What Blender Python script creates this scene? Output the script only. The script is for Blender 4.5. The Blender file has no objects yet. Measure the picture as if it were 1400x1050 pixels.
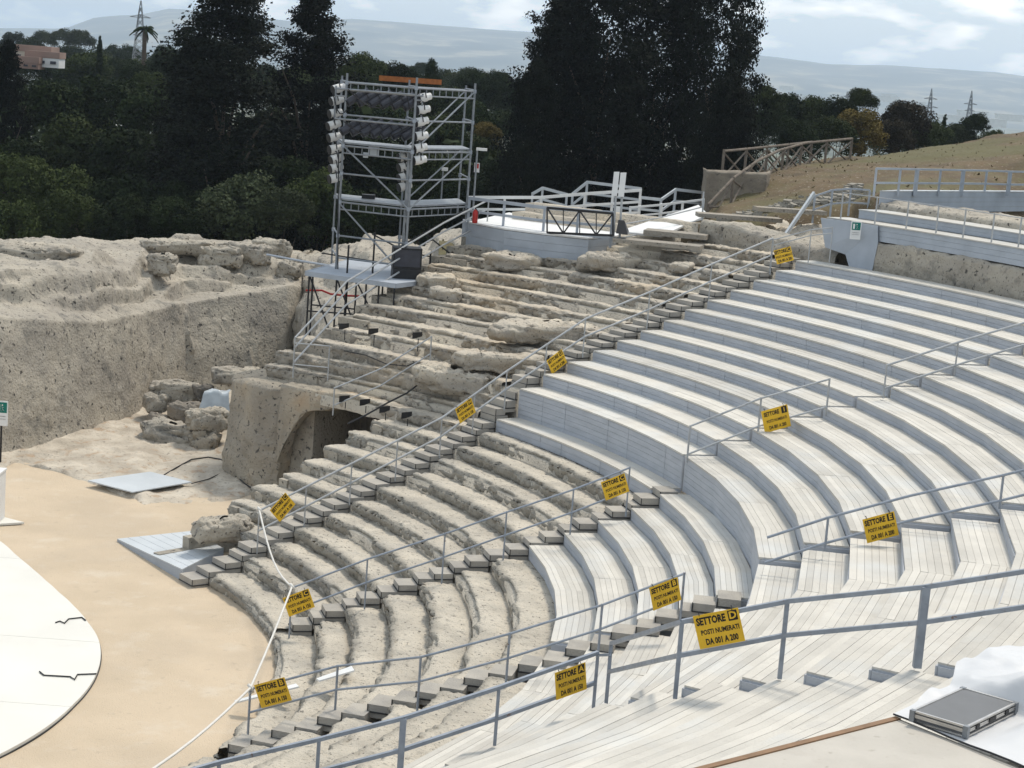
import bpy, bmesh, math, random
import numpy as np
from mathutils import Vector, Matrix

random.seed(7)
rng = np.random.default_rng(7)
SC = bpy.context.scene
COL = SC.collection
rad = math.radians

# ------------------------------------------------------------------ camera
CAM = np.array([16.30575, -33.69886, 7.89238])
PITCH, ROLL, YAW, FPX = -9.4852, 4.28366, 89.97594, 2538.46
def _axes():
    y, p, r = rad(YAW), rad(PITCH), rad(ROLL)
    f = np.array([math.cos(y)*math.cos(p), math.sin(y)*math.cos(p), math.sin(p)])
    s = np.array([math.sin(y), -math.cos(y), 0.])
    u = np.cross(s, f)
    return f, math.cos(r)*s + math.sin(r)*u, -math.sin(r)*s + math.cos(r)*u
CF, CR, CU = _axes()
cd = bpy.data.cameras.new('camera')
cd.sensor_width = 36.0
cd.lens = FPX/1400*36
cd.clip_start, cd.clip_end = 0.5, 30000
cam = bpy.data.objects.new('camera', cd)
COL.objects.link(cam)
cam.matrix_world = Matrix(((CR[0], CU[0], -CF[0], CAM[0]), (CR[1], CU[1], -CF[1], CAM[1]),
                           (CR[2], CU[2], -CF[2], CAM[2]), (0, 0, 0, 1)))
SC.camera = cam

# ------------------------------------------------------------------ sky, sun, exposure
SUN_EL, SUN_AZ = 60.0, 55.0            # azimuth: degrees from +X towards +Y
W = bpy.data.worlds.new('World'); SC.world = W; W.use_nodes = True
nt = W.node_tree; nt.nodes.clear()
out = nt.nodes.new('ShaderNodeOutputWorld'); bg = nt.nodes.new('ShaderNodeBackground')
sky = nt.nodes.new('ShaderNodeTexSky'); sky.sky_type = 'NISHITA'; sky.sun_disc = False
sky.sun_elevation = rad(SUN_EL); sky.sun_rotation = rad(90-SUN_AZ)
sky.air_density = 1.0; sky.dust_density = 2.0; sky.ozone_density = 1.0; sky.altitude = 50
tc = nt.nodes.new('ShaderNodeTexCoord')
mp = nt.nodes.new('ShaderNodeMapping'); mp.inputs['Scale'].default_value = (15, 15, 48)
nz = nt.nodes.new('ShaderNodeTexNoise'); nz.inputs['Scale'].default_value = 1.6; nz.inputs['Detail'].default_value = 7
cr = nt.nodes.new('ShaderNodeValToRGB')
cr.color_ramp.elements[0].position = .50; cr.color_ramp.elements[1].position = .66
mix = nt.nodes.new('ShaderNodeMix'); mix.data_type = 'RGBA'
mix.inputs['B'].default_value = (16.5, 16.2, 15.6, 1)
base = nt.nodes.new('ShaderNodeMix'); base.data_type = 'RGBA'; base.inputs['Factor'].default_value = .55
base.inputs['B'].default_value = (11.8, 13.8, 15.8, 1)
nt.links.new(tc.outputs['Generated'], mp.inputs['Vector']); nt.links.new(mp.outputs['Vector'], nz.inputs['Vector'])
nt.links.new(nz.outputs['Fac'], cr.inputs['Fac']); nt.links.new(cr.outputs['Color'], mix.inputs['Factor'])
nt.links.new(sky.outputs['Color'], base.inputs['A']); nt.links.new(base.outputs['Result'], mix.inputs['A'])
nt.links.new(mix.outputs['Result'], bg.inputs['Color'])
bg.inputs['Strength'].default_value = 0.112
nt.links.new(bg.outputs['Background'], out.inputs['Surface'])
sl = bpy.data.lights.new('sun', 'SUN'); sl.energy = 3.6; sl.angle = rad(11); sl.color = (1, .92, .80)
so = bpy.data.objects.new('sun', sl); COL.objects.link(so)
sd = Vector((math.cos(rad(SUN_AZ))*math.cos(rad(SUN_EL)), math.sin(rad(SUN_AZ))*math.cos(rad(SUN_EL)), math.sin(rad(SUN_EL))))
so.rotation_euler = sd.to_track_quat('Z', 'Y').to_euler()
so.location = (0, 0, 60)
vs = SC.view_settings; vs.view_transform = 'Standard'; vs.look = 'None'; vs.exposure = -0.36; vs.gamma = 1; vs.use_curve_mapping = False
SC.cycles.volume_bounces = 3

# ------------------------------------------------------------------ geometry of the theatre
RI = [12.15, 12.99, 13.66, 14.38, 15.16, 15.91, 16.66, 17.52, 18.27, 19.0, 19.72, 20.34, 21.01, 21.75, 22.52, 23.35, 24.16, 24.95, 25.75, 26.49, 27.29, 28.13, 28.98, 29.81, 30.57]
ZI = [-3.84, -3.55, -3.26, -2.98, -2.71, -2.46, -2.19, -1.91, -1.63, -1.35, -1.07, -0.76, 0.0, 0.34, 0.63, 0.9, 1.15, 1.39, 1.65, 1.93, 2.18, 2.44, 2.71, 2.98, 3.25]
RX = np.array([RI[0]-.8] + RI + [RI[-1]+.79*k for k in range(1, 40)])
ZG = -4.13
ZX = np.array([ZG] + ZI + [ZI[-1]+.27*k for k in range(1, 40)])
IX = np.arange(-13, -13+len(RX))
TDR = [-90, -60, -30.7, -7, 15, 38, 120]; VDR = [0, 0, .08, -.05, .02, -.04, -.04]; VDZ = [.2, .2, .18, -.04, 0, .02, .02]
OFF = [0., 0.]       # offsets of the sector being built
def rad_of(i, t): return np.interp(i, IX, RX) + np.interp(t, TDR, VDR) + OFF[0]
def z_of(i, t): return np.interp(i, IX, ZX) + np.interp(t, TDR, VDZ) + OFF[1]
def pol(r, t, z): return np.array([r*math.cos(rad(t)), r*math.sin(rad(t)), z])
def S(i, t, up=0., dr=0.): return pol(rad_of(i, t)+dr, t, z_of(i, t)+up)
def ray(px, py):
    d = CF + CR*(px-700)/FPX - CU*(py-525)/FPX
    return d/(d@CF)
def at(px, py, depth): return CAM + ray(px, py)*depth        # a survey point: sight line and distance
def onz(px, py, z):
    d = ray(px, py); return CAM + d*((z-CAM[2])/d[2])
def onrow(px, py):                                           # a survey point on the slope of the seating
    d = ray(px, py)
    for s in np.arange(8, 90, .03):
        P = CAM+d*s
        r = math.hypot(P[0], P[1]); t = math.degrees(math.atan2(P[1], P[0]))
        if P[2] <= max(ZG, np.interp(r-np.interp(t, TDR, VDR), RX, ZX)+np.interp(t, TDR, VDZ)): return P
    return P

# ------------------------------------------------------------------ noise
def _h(x, y, z, s):
    n = (x*73856093) ^ (y*19349663) ^ (z*83492791) ^ (s*2654435761 & 0x7fffffff)
    n = (n ^ (n >> 13))*1274126177 & 0x7fffffff
    n = n ^ (n >> 16)
    return (n & 0xffff)/65535.
def vnoise(P, scale, seed=0):
    Q = np.asarray(P, float)/scale
    f0 = np.floor(Q).astype(np.int64); f = Q-f0; f = f*f*(3-2*f)
    r = 0
    for dx in (0, 1):
        for dy in (0, 1):
            for dz in (0, 1):
                w = (f[..., 0] if dx else 1-f[..., 0])*(f[..., 1] if dy else 1-f[..., 1])*(f[..., 2] if dz else 1-f[..., 2])
                r = r + w*_h(f0[..., 0]+dx, f0[..., 1]+dy, f0[..., 2]+dz, seed)
    return r
def fbm(P, scale, seed=0, oct=3):
    v = 0; a = .5; t = 0
    for o in range(oct):
        v = v + a*vnoise(P, scale/2**o, seed+o*17); t += a; a *= .5
    return v/t

# ------------------------------------------------------------------ materials
def mat(name, c1, c2=None, rough=.8, scale=3., detail=5, bump=0., bscale=20., metal=0., spots=None, rand=0., stretch=None, spec=.3, lo=.35, hi=.65, attr=None):
    m = bpy.data.materials.new(name); m.use_nodes = True
    n = m.node_tree; b = n.nodes['Principled BSDF']; L = n.links
    b.inputs['Roughness'].default_value = rough; b.inputs['Metallic'].default_value = metal
    b.inputs['Specular IOR Level'].default_value = spec
    c2 = c2 or tuple(x*.8 for x in c1)
    t = n.nodes.new('ShaderNodeTexCoord'); src = t.outputs['Object']
    if stretch:
        q = n.nodes.new('ShaderNodeMapping'); q.inputs['Scale'].default_value = stretch; L.new(src, q.inputs['Vector']); src = q.outputs['Vector']
    z = n.nodes.new('ShaderNodeTexNoise'); z.inputs['Scale'].default_value = scale; z.inputs['Detail'].default_value = detail; L.new(src, z.inputs['Vector'])
    r = n.nodes.new('ShaderNodeValToRGB'); r.color_ramp.elements[0].position = lo; r.color_ramp.elements[1].position = hi
    r.color_ramp.elements[0].color = (*c2, 1); r.color_ramp.elements[1].color = (*c1, 1)
    L.new(z.outputs['Fac'], r.inputs['Fac']); col = r.outputs['Color']
    if attr:
        an = n.nodes.new('ShaderNodeAttribute'); an.attribute_name = attr[0]
        mx = n.nodes.new('ShaderNodeMix'); mx.data_type = 'RGBA'; mx.inputs['A'].default_value = (*attr[1], 1)
        L.new(an.outputs['Fac'], mx.inputs['Factor']); L.new(col, mx.inputs['B']); col = mx.outputs['Result']
    for sp in (spots or []):
        sc, p0, p1, c, st = sp
        s2 = n.nodes.new('ShaderNodeTexNoise'); s2.inputs['Scale'].default_value = sc; s2.inputs['Detail'].default_value = 4; s2.inputs['Roughness'].default_value = .6
        L.new(src, s2.inputs['Vector'])
        r2 = n.nodes.new('ShaderNodeMapRange'); r2.inputs['From Min'].default_value = p0; r2.inputs['From Max'].default_value = p1; r2.inputs['To Max'].default_value = st; r2.clamp = True
        L.new(s2.outputs['Fac'], r2.inputs['Value'])
        mx = n.nodes.new('ShaderNodeMix'); mx.data_type = 'RGBA'; mx.inputs['B'].default_value = (*c, 1)
        L.new(r2.outputs['Result'], mx.inputs['Factor']); L.new(col, mx.inputs['A']); col = mx.outputs['Result']
    if rand:
        oi = n.nodes.new('ShaderNodeObjectInfo'); mr = n.nodes.new('ShaderNodeMapRange')
        mr.inputs['To Min'].default_value = 1-rand; mr.inputs['To Max'].default_value = 1+rand
        L.new(oi.outputs['Random'], mr.inputs['Value'])
        hs = n.nodes.new('ShaderNodeHueSaturation'); L.new(mr.outputs['Result'], hs.inputs['Value']); L.new(col, hs.inputs['Color']); col = hs.outputs['Color']
    L.new(col, b.inputs['Base Color'])
    if bump:
        z2 = n.nodes.new('ShaderNodeTexNoise'); z2.inputs['Scale'].default_value = bscale; z2.inputs['Detail'].default_value = 6; L.new(src, z2.inputs['Vector'])
        bp = n.nodes.new('ShaderNodeBump'); bp.inputs['Strength'].default_value = bump; bp.inputs['Distance'].default_value = .05
        L.new(z2.outputs['Fac'], bp.inputs['Height']); L.new(bp.outputs['Normal'], b.inputs['Normal'])
    return m
LICH = (.055, .05, .045)
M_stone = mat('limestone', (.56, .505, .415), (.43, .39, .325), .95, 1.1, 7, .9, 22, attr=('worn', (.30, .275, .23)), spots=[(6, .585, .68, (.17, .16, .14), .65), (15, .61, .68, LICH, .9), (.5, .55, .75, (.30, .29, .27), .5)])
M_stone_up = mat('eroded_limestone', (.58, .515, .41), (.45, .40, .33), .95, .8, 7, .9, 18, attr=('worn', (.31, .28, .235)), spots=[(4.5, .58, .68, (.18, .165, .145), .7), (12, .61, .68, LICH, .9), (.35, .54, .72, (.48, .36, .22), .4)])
M_rock = mat('cliff_rock', (.44, .395, .32), (.31, .28, .235), .95, .6, 8, .9, 12, spots=[(2.2, .58, .68, (.16, .15, .135), .6), (6.5, .60, .66, LICH, .95), (16, .61, .67, LICH, .8), (.3, .56, .75, (.24, .235, .22), .55), (1.0, .58, .70, (.14, .135, .12), .6)])
M_rock_d = mat('dark_and_shaded_rock', (.26, .23, .19), (.15, .135, .115), .95, .8, 6, .9, 14, spots=[(3.5, .55, .65, (.07, .065, .06), .8)])  # dark rock; on the niche wall it stands in for shade
M_pillar = mat('ochre_rock', (.40, .345, .265), (.28, .25, .205), .95, .6, 6, .9, 16, spots=[(9, .58, .66, LICH, .9), (.6, .58, .72, (.42, .28, .16), .5)])
M_step = mat('step_stone', (.40, .37, .32), (.31, .29, .26), .9, 2.5, 5, .4, 30, rand=.08)
M_edge = mat('dark_edging', (.045, .045, .045), (.03, .03, .03), .7)
M_sand = mat('sand', (.56, .455, .33), (.50, .405, .29), .95, .6, 9, .5, 30, spots=[(1.4, .55, .75, (.60, .53, .43), .6), (30, .66, .7, (.3, .25, .18), .5), (.22, .52, .62, (.47, .385, .285), .55), (5, .63, .7, (.40, .33, .25), .5)])
M_gravel = mat('pale_rubble_ground', (.56, .50, .41), (.37, .32, .255), .95, 1.3, 8, .9, 9, spots=[(2.2, .56, .66, (.36, .25, .16), .7), (9, .6, .68, (.15, .13, .11), .7)])
M_stage = mat('stage_white', (.70, .68, .62), (.64, .62, .565), .6, .5, 7, .05, 30, spots=[(.9, .58, .72, (.60, .57, .52), .45), (18, .68, .72, (.4, .37, .33), .5)])
M_plank = mat('painted_plank', (.56, .53, .47), (.48, .455, .405), .7, 1.2, 6, .15, 30, spots=[(7, .58, .72, (.43, .40, .36), .55), (2.2, .60, .74, (.45, .43, .40), .5), (38, .66, .70, (.28, .25, .22), .6), (.5, .5, .7, (.52, .53, .52), .7)], rand=.11)
M_riser = mat('painted_riser', (.43, .45, .485), (.37, .39, .42), .65, 1.6, 6, .1, 24, spots=[(6, .6, .72, (.31, .32, .34), .5)], stretch=(1, 1, 5))
M_greyp = mat('grey_paint', (.38, .415, .46), (.33, .36, .40), .6, 2, 5, .1, 20)
M_pale = mat('pale_panel', (.52, .55, .57), (.46, .49, .51), .6, 1.2, 5, .08, 20)
M_white = mat('white_paint', (.72, .72, .70), (.66, .66, .65), .6, 3)
M_rail = mat('rail_metal', (.30, .33, .375), (.24, .265, .30), .5, 6, metal=.25, spots=[(9, .66, .72, (.16, .08, .04), .8)])
M_rail_l = mat('pale_rail_metal', (.42, .43, .43), (.33, .34, .345), .5, 5, metal=.2)
M_galv = mat('galvanised_steel', (.27, .285, .30), (.20, .215, .23), .45, 6, metal=.5)
M_black = mat('black_metal', (.022, .022, .024), (.015, .015, .016), .5, 5)
M_dark = mat('dark_lamp', (.05, .052, .065), (.035, .036, .045), .4, 5)
M_lampw = mat('lamp_white', (.70, .69, .66), (.60, .59, .57), .4, 5)
M_yellow = mat('sign_yellow', (.78, .475, .03), (.70, .42, .028), .4, 4, rand=.06, spots=[(7, .62, .75, (.62, .40, .08), .5)])
M_ink = mat('sign_ink', (.018, .015, .012), (.015, .012, .01), .6)
M_green = mat('sign_green', (.0, .16, .12), (.0, .14, .11), .5)
M_red = mat('red_paint', (.45, .03, .025), (.38, .025, .02), .4)
M_orange = mat('orange_net', (.34, .115, .03), (.24, .08, .022), .7, 8)
M_rope = mat('rope_white', (.68, .66, .61), (.58, .56, .52), .9, 30)
M_tarp = mat('white_tarp', (.60, .60, .60), (.54, .545, .55), .45, 1.5, 4, .1, 6)
M_ply = mat('worn_plywood', (.50, .465, .41), (.44, .41, .36), .75, 1.6, 7, .1, 20, spots=[(9, .64, .7, (.3, .27, .22), .5), (3, .6, .8, (.40, .36, .31), .5)])
M_wood = mat('brown_wood', (.25, .15, .085), (.19, .115, .065), .75, 6, 5, .1, 20)
M_rust = mat('weathered_wood', (.20, .165, .13), (.12, .1, .08), .9, 6, 5, .2, 30)
M_case = mat('case_grey', (.15, .152, .155), (.13, .132, .135), .5, 4)
M_alu = mat('aluminium', (.55, .53, .50), (.45, .44, .42), .35, 8, metal=.8)
M_plastic = mat('plastic_sheet', (.50, .55, .58), (.38, .42, .45), .25, 3)
M_grass = mat('dry_grass', (.135, .095, .052), (.085, .06, .034), .95, .7, 9, .9, 9, spots=[(2.2, .52, .64, (.12, .105, .05), .6), (9, .62, .68, (.42, .37, .30), .8), (.12, .48, .60, (.11, .105, .045), .75), (14, .58, .66, (.07, .055, .03), .6)])
M_earth = mat('earth', (.09, .085, .05), (.05, .05, .03), .95, .05, 6)
M_plain = mat('far_plain', (.12, .125, .075), (.055, .065, .04), .95, .004, 7, spots=[(.008, .58, .66, (.26, .23, .16), .8), (.02, .62, .68, (.5, .47, .42), .7)], lo=.4, hi=.6)
M_hill = mat('far_hill', (.12, .12, .10), (.045, .055, .05), .95, .003, 9, spots=[(.006, .52, .62, (.30, .26, .18), .8), (.012, .60, .68, (.03, .04, .03), .7)])
M_bark = mat('bark', (.10, .075, .055), (.06, .045, .035), .95, 8)
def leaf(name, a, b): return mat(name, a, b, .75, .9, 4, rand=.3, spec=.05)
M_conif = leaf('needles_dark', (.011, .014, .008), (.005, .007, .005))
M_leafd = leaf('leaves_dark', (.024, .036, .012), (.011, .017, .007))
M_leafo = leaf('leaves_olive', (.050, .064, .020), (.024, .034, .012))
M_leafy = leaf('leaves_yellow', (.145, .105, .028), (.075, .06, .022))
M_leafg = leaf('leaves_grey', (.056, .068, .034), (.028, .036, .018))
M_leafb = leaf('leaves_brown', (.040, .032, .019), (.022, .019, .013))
M_cap = mat('plant_dry', (.20, .155, .08), (.12, .10, .05), .9, 9)
M_bwall = mat('building_wall', (.52, .45, .36), (.45, .39, .32), .9, .3)
M_broof = mat('building_red', (.30, .21, .17), (.24, .16, .13), .9, .3)
M_bwhite = mat('building_white', (.70, .70, .68), (.62, .62, .6), .8, .3)

# ------------------------------------------------------------------ mesh builder and bookkeeping
class MB:
    def __init__(s): s.v = []; s.f = []
    def add(s, v, f):
        o = len(s.v); s.v += [tuple(map(float, p)) for p in v]; s.f += [tuple(i+o for i in q) for q in f]
    def hexa(s, a, b):      # bottom ring a (4), top ring b (4)
        s.add(list(a)+list(b), [(3, 2, 1, 0), (4, 5, 6, 7), (0, 1, 5, 4), (1, 2, 6, 5), (2, 3, 7, 6), (3, 0, 4, 7)])
    def box(s, c, sz, R=None):
        c = np.array(c, float); h = np.array(sz, float)/2
        P = np.array([[-1, -1, -1], [1, -1, -1], [1, 1, -1], [-1, 1, -1], [-1, -1, 1], [1, -1, 1], [1, 1, 1], [-1, 1, 1]])*h
        if R is not None: P = P@np.array(R).T
        P = P+c; s.hexa(P[:4], P[4:])
    def beam(s, p, q, w, h=None):
        h = h or w; p = np.array(p, float); q = np.array(q, float); d = q-p; L = np.linalg.norm(d); d = d/max(L, 1e-9)
        up = np.array([0, 0, 1.]) if abs(d[2]) < .98 else np.array([0, 1., 0])
        x = np.cross(d, up); x /= np.linalg.norm(x); y = np.cross(x, d)
        k = [(-1, -1), (1, -1), (1, 1), (-1, 1)]
        s.hexa([p+x*a*w/2+y*b*h/2 for a, b in k], [q+x*a*w/2+y*b*h/2 for a, b in k])
    def tube(s, pts, r, n=6, cap=True):
        pts = [np.array(p, float) for p in pts]; rs = r if isinstance(r, (list, tuple)) else [r]*len(pts)
        o = len(s.v); px = None
        for k, p in enumerate(pts):
            d = pts[min(k+1, len(pts)-1)]-pts[max(k-1, 0)]; d = d/max(np.linalg.norm(d), 1e-9)
            if px is None:
                up = np.array([0, 0, 1.]) if abs(d[2]) < .9 else np.array([1., 0, 0]); px = np.cross(d, up)
            px = px-d*(px@d); px /= np.linalg.norm(px); py = np.cross(d, px)
            for j in range(n):
                a = 2*math.pi*j/n; s.v.append(tuple(p+(px*math.cos(a)+py*math.sin(a))*rs[k]))
        for k in range(len(pts)-1):
            for j in range(n):
                s.f.append((o+k*n+j, o+k*n+(j+1) % n, o+(k+1)*n+(j+1) % n, o+(k+1)*n+j))
        if cap:
            s.f.append(tuple(o+j for j in reversed(range(n)))); s.f.append(tuple(o+(len(pts)-1)*n+j for j in range(n)))
    def prism(s, poly, z0, z1):
        n = len(poly); zz0 = z0 if hasattr(z0, '__len__') else [z0]*n; zz1 = z1 if hasattr(z1, '__len__') else [z1]*n
        v = [(p[0], p[1], zz0[k]) for k, p in enumerate(poly)]+[(p[0], p[1], zz1[k]) for k, p in enumerate(poly)]
        f = [tuple(range(n))[::-1], tuple(range(n, 2*n))]+[(k, (k+1) % n, n+(k+1) % n, n+k) for k in range(n)]
        s.add(v, f)
    def grid(s, P):
        P = np.asarray(P); a, b = P.shape[:2]; o = len(s.v)
        s.v += [tuple(p) for p in P.reshape(-1, 3)]
        s.f += [(o+i*b+j, o+i*b+j+1, o+(i+1)*b+j+1, o+(i+1)*b+j) for i in range(a-1) for j in range(b-1)]
    def mesh(s, name, m=None, smooth=False):
        me = bpy.data.meshes.new(name); me.from_pydata(s.v, [], s.f); me.update()
        if m: me.materials.append(m)
        if smooth: me.shade_smooth()
        return me
    def build(s, name, m, parent=None, smooth=False, label=None, kind=None):
        o = bpy.data.objects.new(name, s.mesh(name, m, smooth)); COL.objects.link(o)
        if parent is not None: attach(o, parent)
        if label: o['label'] = label
        if kind: o['kind'] = kind
        return o
def attach(o, parent):
    o.parent = parent                     # parts are modelled in world coordinates
    o.matrix_parent_inverse = Matrix.Translation(-parent.location) if parent.parent is None else Matrix()
def thing(name, loc, label, cat, group=None):
    o = bpy.data.objects.new(name, None); o.empty_display_size = .2; COL.objects.link(o)
    o.location = tuple(map(float, loc)); tag(o, label, cat, group); return o
def tag(o, label, cat, group=None):
    o['label'] = label; o['category'] = cat
    if group: o['group'] = group
    return o
def structure(mb, name, m, smooth=False): return mb.build(name, m, None, smooth, kind='structure')
def arr_mesh(name, V, Fq, m, smooth=True, worn=None):
    me = bpy.data.meshes.new(name)
    me.vertices.add(len(V)); me.vertices.foreach_set('co', np.asarray(V, np.float32).ravel())
    Fq = np.asarray(Fq, np.int32); k = Fq.shape[1]
    me.loops.add(Fq.size); me.loops.foreach_set('vertex_index', Fq.ravel())
    me.polygons.add(len(Fq)); me.polygons.foreach_set('loop_start', np.arange(0, Fq.size, k, dtype=np.int32)); me.polygons.foreach_set('loop_total', np.full(len(Fq), k, np.int32))
    me.update(calc_edges=True); me.materials.append(m)
    at_ = me.attributes.new('worn', 'FLOAT', 'POINT'); at_.data.foreach_set('value', np.ones(len(V), np.float32) if worn is None else np.asarray(worn, np.float32).ravel())
    if smooth: me.shade_smooth()
    return me
def put(me, name, parent=None, label=None, kind=None):
    o = bpy.data.objects.new(name, me); COL.objects.link(o)
    if parent is not None: attach(o, parent)
    if label: o['label'] = label
    if kind: o['kind'] = kind
    return o
def gridfaces(a, b):
    i, j = np.meshgrid(np.arange(a-1), np.arange(b-1), indexing='ij')
    k = (i*b+j).ravel(); return np.stack([k, k+1, k+b+1, k+b], 1)
def rock_from(P, name, m, amp, seed, parent=None, scale=1.2, wv=None, pits=.0, crack=None):
    """displaced rock skin from a fine grid P (a,b,3)"""
    P = np.asarray(P, float)
    du = np.gradient(P, axis=0); dv = np.gradient(P, axis=1); n = np.cross(du, dv); n /= np.maximum(np.linalg.norm(n, axis=-1, keepdims=True), 1e-9)
    if (n*(CAM-P)).sum() < 0: n = -n                     # outward side of the rock
    d = (fbm(P, scale, seed, 4)-.5)*2*amp + (np.abs(fbm(P, scale*.35, seed+5, 3)-.5)-.12)*amp*.9
    if pits:
        q = fbm(P, .30, seed+9, 2); d = d - np.clip(q-.60, 0, .2)*pits*4
        q = fbm(P, .9, seed+11, 2); d = d - np.clip(q-.64, 0, .2)*pits*6
    if wv is not None: d = d*wv
    for c in (crack or []):
        for a, b in zip(c[:-1], c[1:]):
            ab = b-a; t = np.clip(((P-a)@ab)/(ab@ab), 0, 1); ds = np.linalg.norm(P-(a+t[..., None]*ab), axis=-1)
            d = d-.16*np.exp(-(ds/.07)**2)
    P = P + n*d[..., None]
    return put(arr_mesh(name, P.reshape(-1, 3), gridfaces(*P.shape[:2]), m), name, parent)
def refine(P, nu, nv):
    """bilinear resample of a control grid (a,b,3)"""
    P = np.asarray(P, float); a, b = P.shape[:2]
    def res(Q, n):
        L = np.linalg.norm(np.diff(Q, axis=0), axis=-1).mean(axis=1); s = np.concatenate([[0], np.cumsum(L)]); t = np.linspace(0, s[-1], n)
        k = np.clip(np.searchsorted(s, t)-1, 0, len(s)-2); w = ((t-s[k])/np.maximum(s[k+1]-s[k], 1e-9))[:, None, None]
        return Q[k]*(1-w)+Q[k+1]*w
    Q = res(P, nu); return res(Q.transpose(1, 0, 2), nv).transpose(1, 0, 2)
# ================================================================== SETTING
# terrain, orchestra, far plain and hills
def terrain_z(d):
    return np.interp(d, [0, 70, 120, 220, 500, 1500, 12000], [-6.5, -6.5, -7.5, -12, -30, -42, -44])
def hump(x, y):   # the height west of the theatre
    return 0
R_ = np.concatenate([np.linspace(0, 120, 30), np.geomspace(130, 12000, 60)]); T_ = np.radians(np.linspace(0, 360, 97))
rr, tt = np.meshgrid(R_, T_, indexing='ij')
X = rr*np.cos(tt)+16; Y = rr*np.sin(tt)-20
Z = terrain_z(rr)+(fbm(np.stack([X, Y, 0*X], -1), 60, 3)-.5)*np.clip(rr/60, 0, 6)
put(arr_mesh('terrain', np.stack([X, Y, Z], -1).reshape(-1, 3), gridfaces(len(R_), len(T_)), M_earth), 'terrain', kind='structure')
# far plain: pale fields, slightly above the earth sheet, from 600 m outwards
R_ = np.geomspace(450, 9000, 50); T_ = np.radians(np.linspace(50, 130, 120)); rr, tt = np.meshgrid(R_, T_, indexing='ij')
X = rr*np.cos(tt)+16; Y = rr*np.sin(tt)-20
Z = terrain_z(rr)+3.2+(fbm(np.stack([X, Y, 0*X], -1), 500, 5)-.5)*np.clip(rr/300, 0, 14)
put(arr_mesh('plain', np.stack([X, Y, Z], -1).reshape(-1, 3), gridfaces(50, 120), M_plain), 'plain', kind='structure')
# hills: skyline surveyed from the theatre
SKY = [(-500, 20), (-150, 38), (0, 38), (90, 39), (130, 26), (190, 21), (232, 12), (262, 15), (300, 20), (400, 30), (480, 27), (560, 31), (640, 37), (720, 43), (860, 55), (1045, 77), (1130, 86), (1220, 89), (1300, 95), (1360, 98), (1400, 104), (1500, 120), (1700, 140), (2000, 170)]
def hills(name, d0, d1, drop, seed, n=220):
    xs = np.linspace(-500, 2000, n); ys = np.interp(xs, [p[0] for p in SKY], [p[1] for p in SKY])+drop
    rows = []
    for k, fr in enumerate(np.linspace(0, 1, 14)):
        d = d0+(d1-d0)*fr; row = []
        for x, y in zip(xs, ys):
            P = CAM+ray(x, y)*d; top = P[2]
            z = -46+(top+46)*math.sin(fr*math.pi/2)**1.5
            row.append((P[0], P[1], z))
        rows.append(row)
    for fr in (.3, 1.):
        rows.append([(p[0]*1+(p[0]-CAM[0])*.12*fr, p[1]+(p[1]-CAM[1])*.12*fr, -46+(p[2]+46)*(1-fr)) for p in rows[13]])
    P = np.array(rows); w = np.sin(np.linspace(0, math.pi, 16))[:, None]
    P[..., 2] += (fbm(P, 420, seed, 4)-.5)*60*w
    put(arr_mesh(name, P.reshape(-1, 3), gridfaces(*P.shape[:2]), M_hill), name, kind='structure')
hills('hills', 4800, 7700, 0, 21)

# orchestra floor
mb = MB(); n = 90
P = np.array([[[r*math.cos(a), r*math.sin(a), ZG+(.0)] for a in np.linspace(0, 2*math.pi, n)] for r in np.linspace(.5, 26, 40)])
P[..., 2] += (fbm(P, 2.5, 8)-.5)*.05
put(arr_mesh('orchestra_ground', P.reshape(-1, 3), gridfaces(40, n), M_sand), 'orchestra_ground', kind='structure')
# rubble floor of the side passage
A = [(-40, 660), (20, 632), (60, 640), (130, 662), (178, 682), (195, 691), (262, 690), (330, 683), (360, 668)]
Bk = [(-40, 605), (20, 600), (90, 590), (150, 575), (205, 545), (230, 520), (300, 512), (345, 560), (400, 600)]
Pg = refine([[onz(x, y, ZG+.03) for x, y in A], [onz((a[0]+b[0])/2, (a[1]+b[1])/2, ZG+.12) for a, b in zip(A, Bk)], [onz(x, y, ZG+.2) for x, y in Bk]], 70, 130)
Pg[..., 2] += (fbm(Pg, 1.1, 4, 5)-.5)*.34+.02+(.14-np.abs(fbm(Pg, .7, 6, 4)-.5))*.35
Pg[:3, :, 2] = Pg[:3, :, 2]*np.linspace(0, 1, 3)[:, None]+(ZG-.09)*(1-np.linspace(0, 1, 3)[:, None])
Pg[:, :, 1] += ((fbm(Pg, .8, 12, 4)-.5)*.9*np.clip(1-np.arange(70)/12, 0, 1)[:, None])
put(arr_mesh('passage_ground', Pg.reshape(-1, 3), gridfaces(70, 130), M_gravel), 'passage_ground', kind='structure')

# bedrock of the seating: rough steps just below the carved rows
def cut_t(i):       # left limit of the lower rows at the side passage
    return 48.2 if i < -2 else 60
def bed(name, t0, t1, i0, i1, m):   # (kept within the built sectors)
    rows = []
    for i in range(i0, i1+1):
        for dr, k in ((.06, i-1), (.06, i), (.7, i)):
            rows.append([pol(rad_of(i, t)+dr, t, z_of(k, t)-(.10 if t > -6 else .10+.5*min(1, (-6-t)/1.5))) for t in np.linspace(t0, t1, 110)])
    P = np.array(rows); P += (fbm(P, .5, 31)[..., None]-.5)*.08
    put(arr_mesh(name, P.reshape(-1, 3), gridfaces(*P.shape[:2]), m), name, kind='structure')
bed('bedrock', -75, 39.2, -12, -10, M_stone)
bed('bedrock', -75, 47.6, -9, 12, M_stone)
bed('upper_bedrock', -75, 8, 13, 23, M_stone)
bed('bedrock', 47.6, 59.5, -2, 14, M_stone_up)

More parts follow.
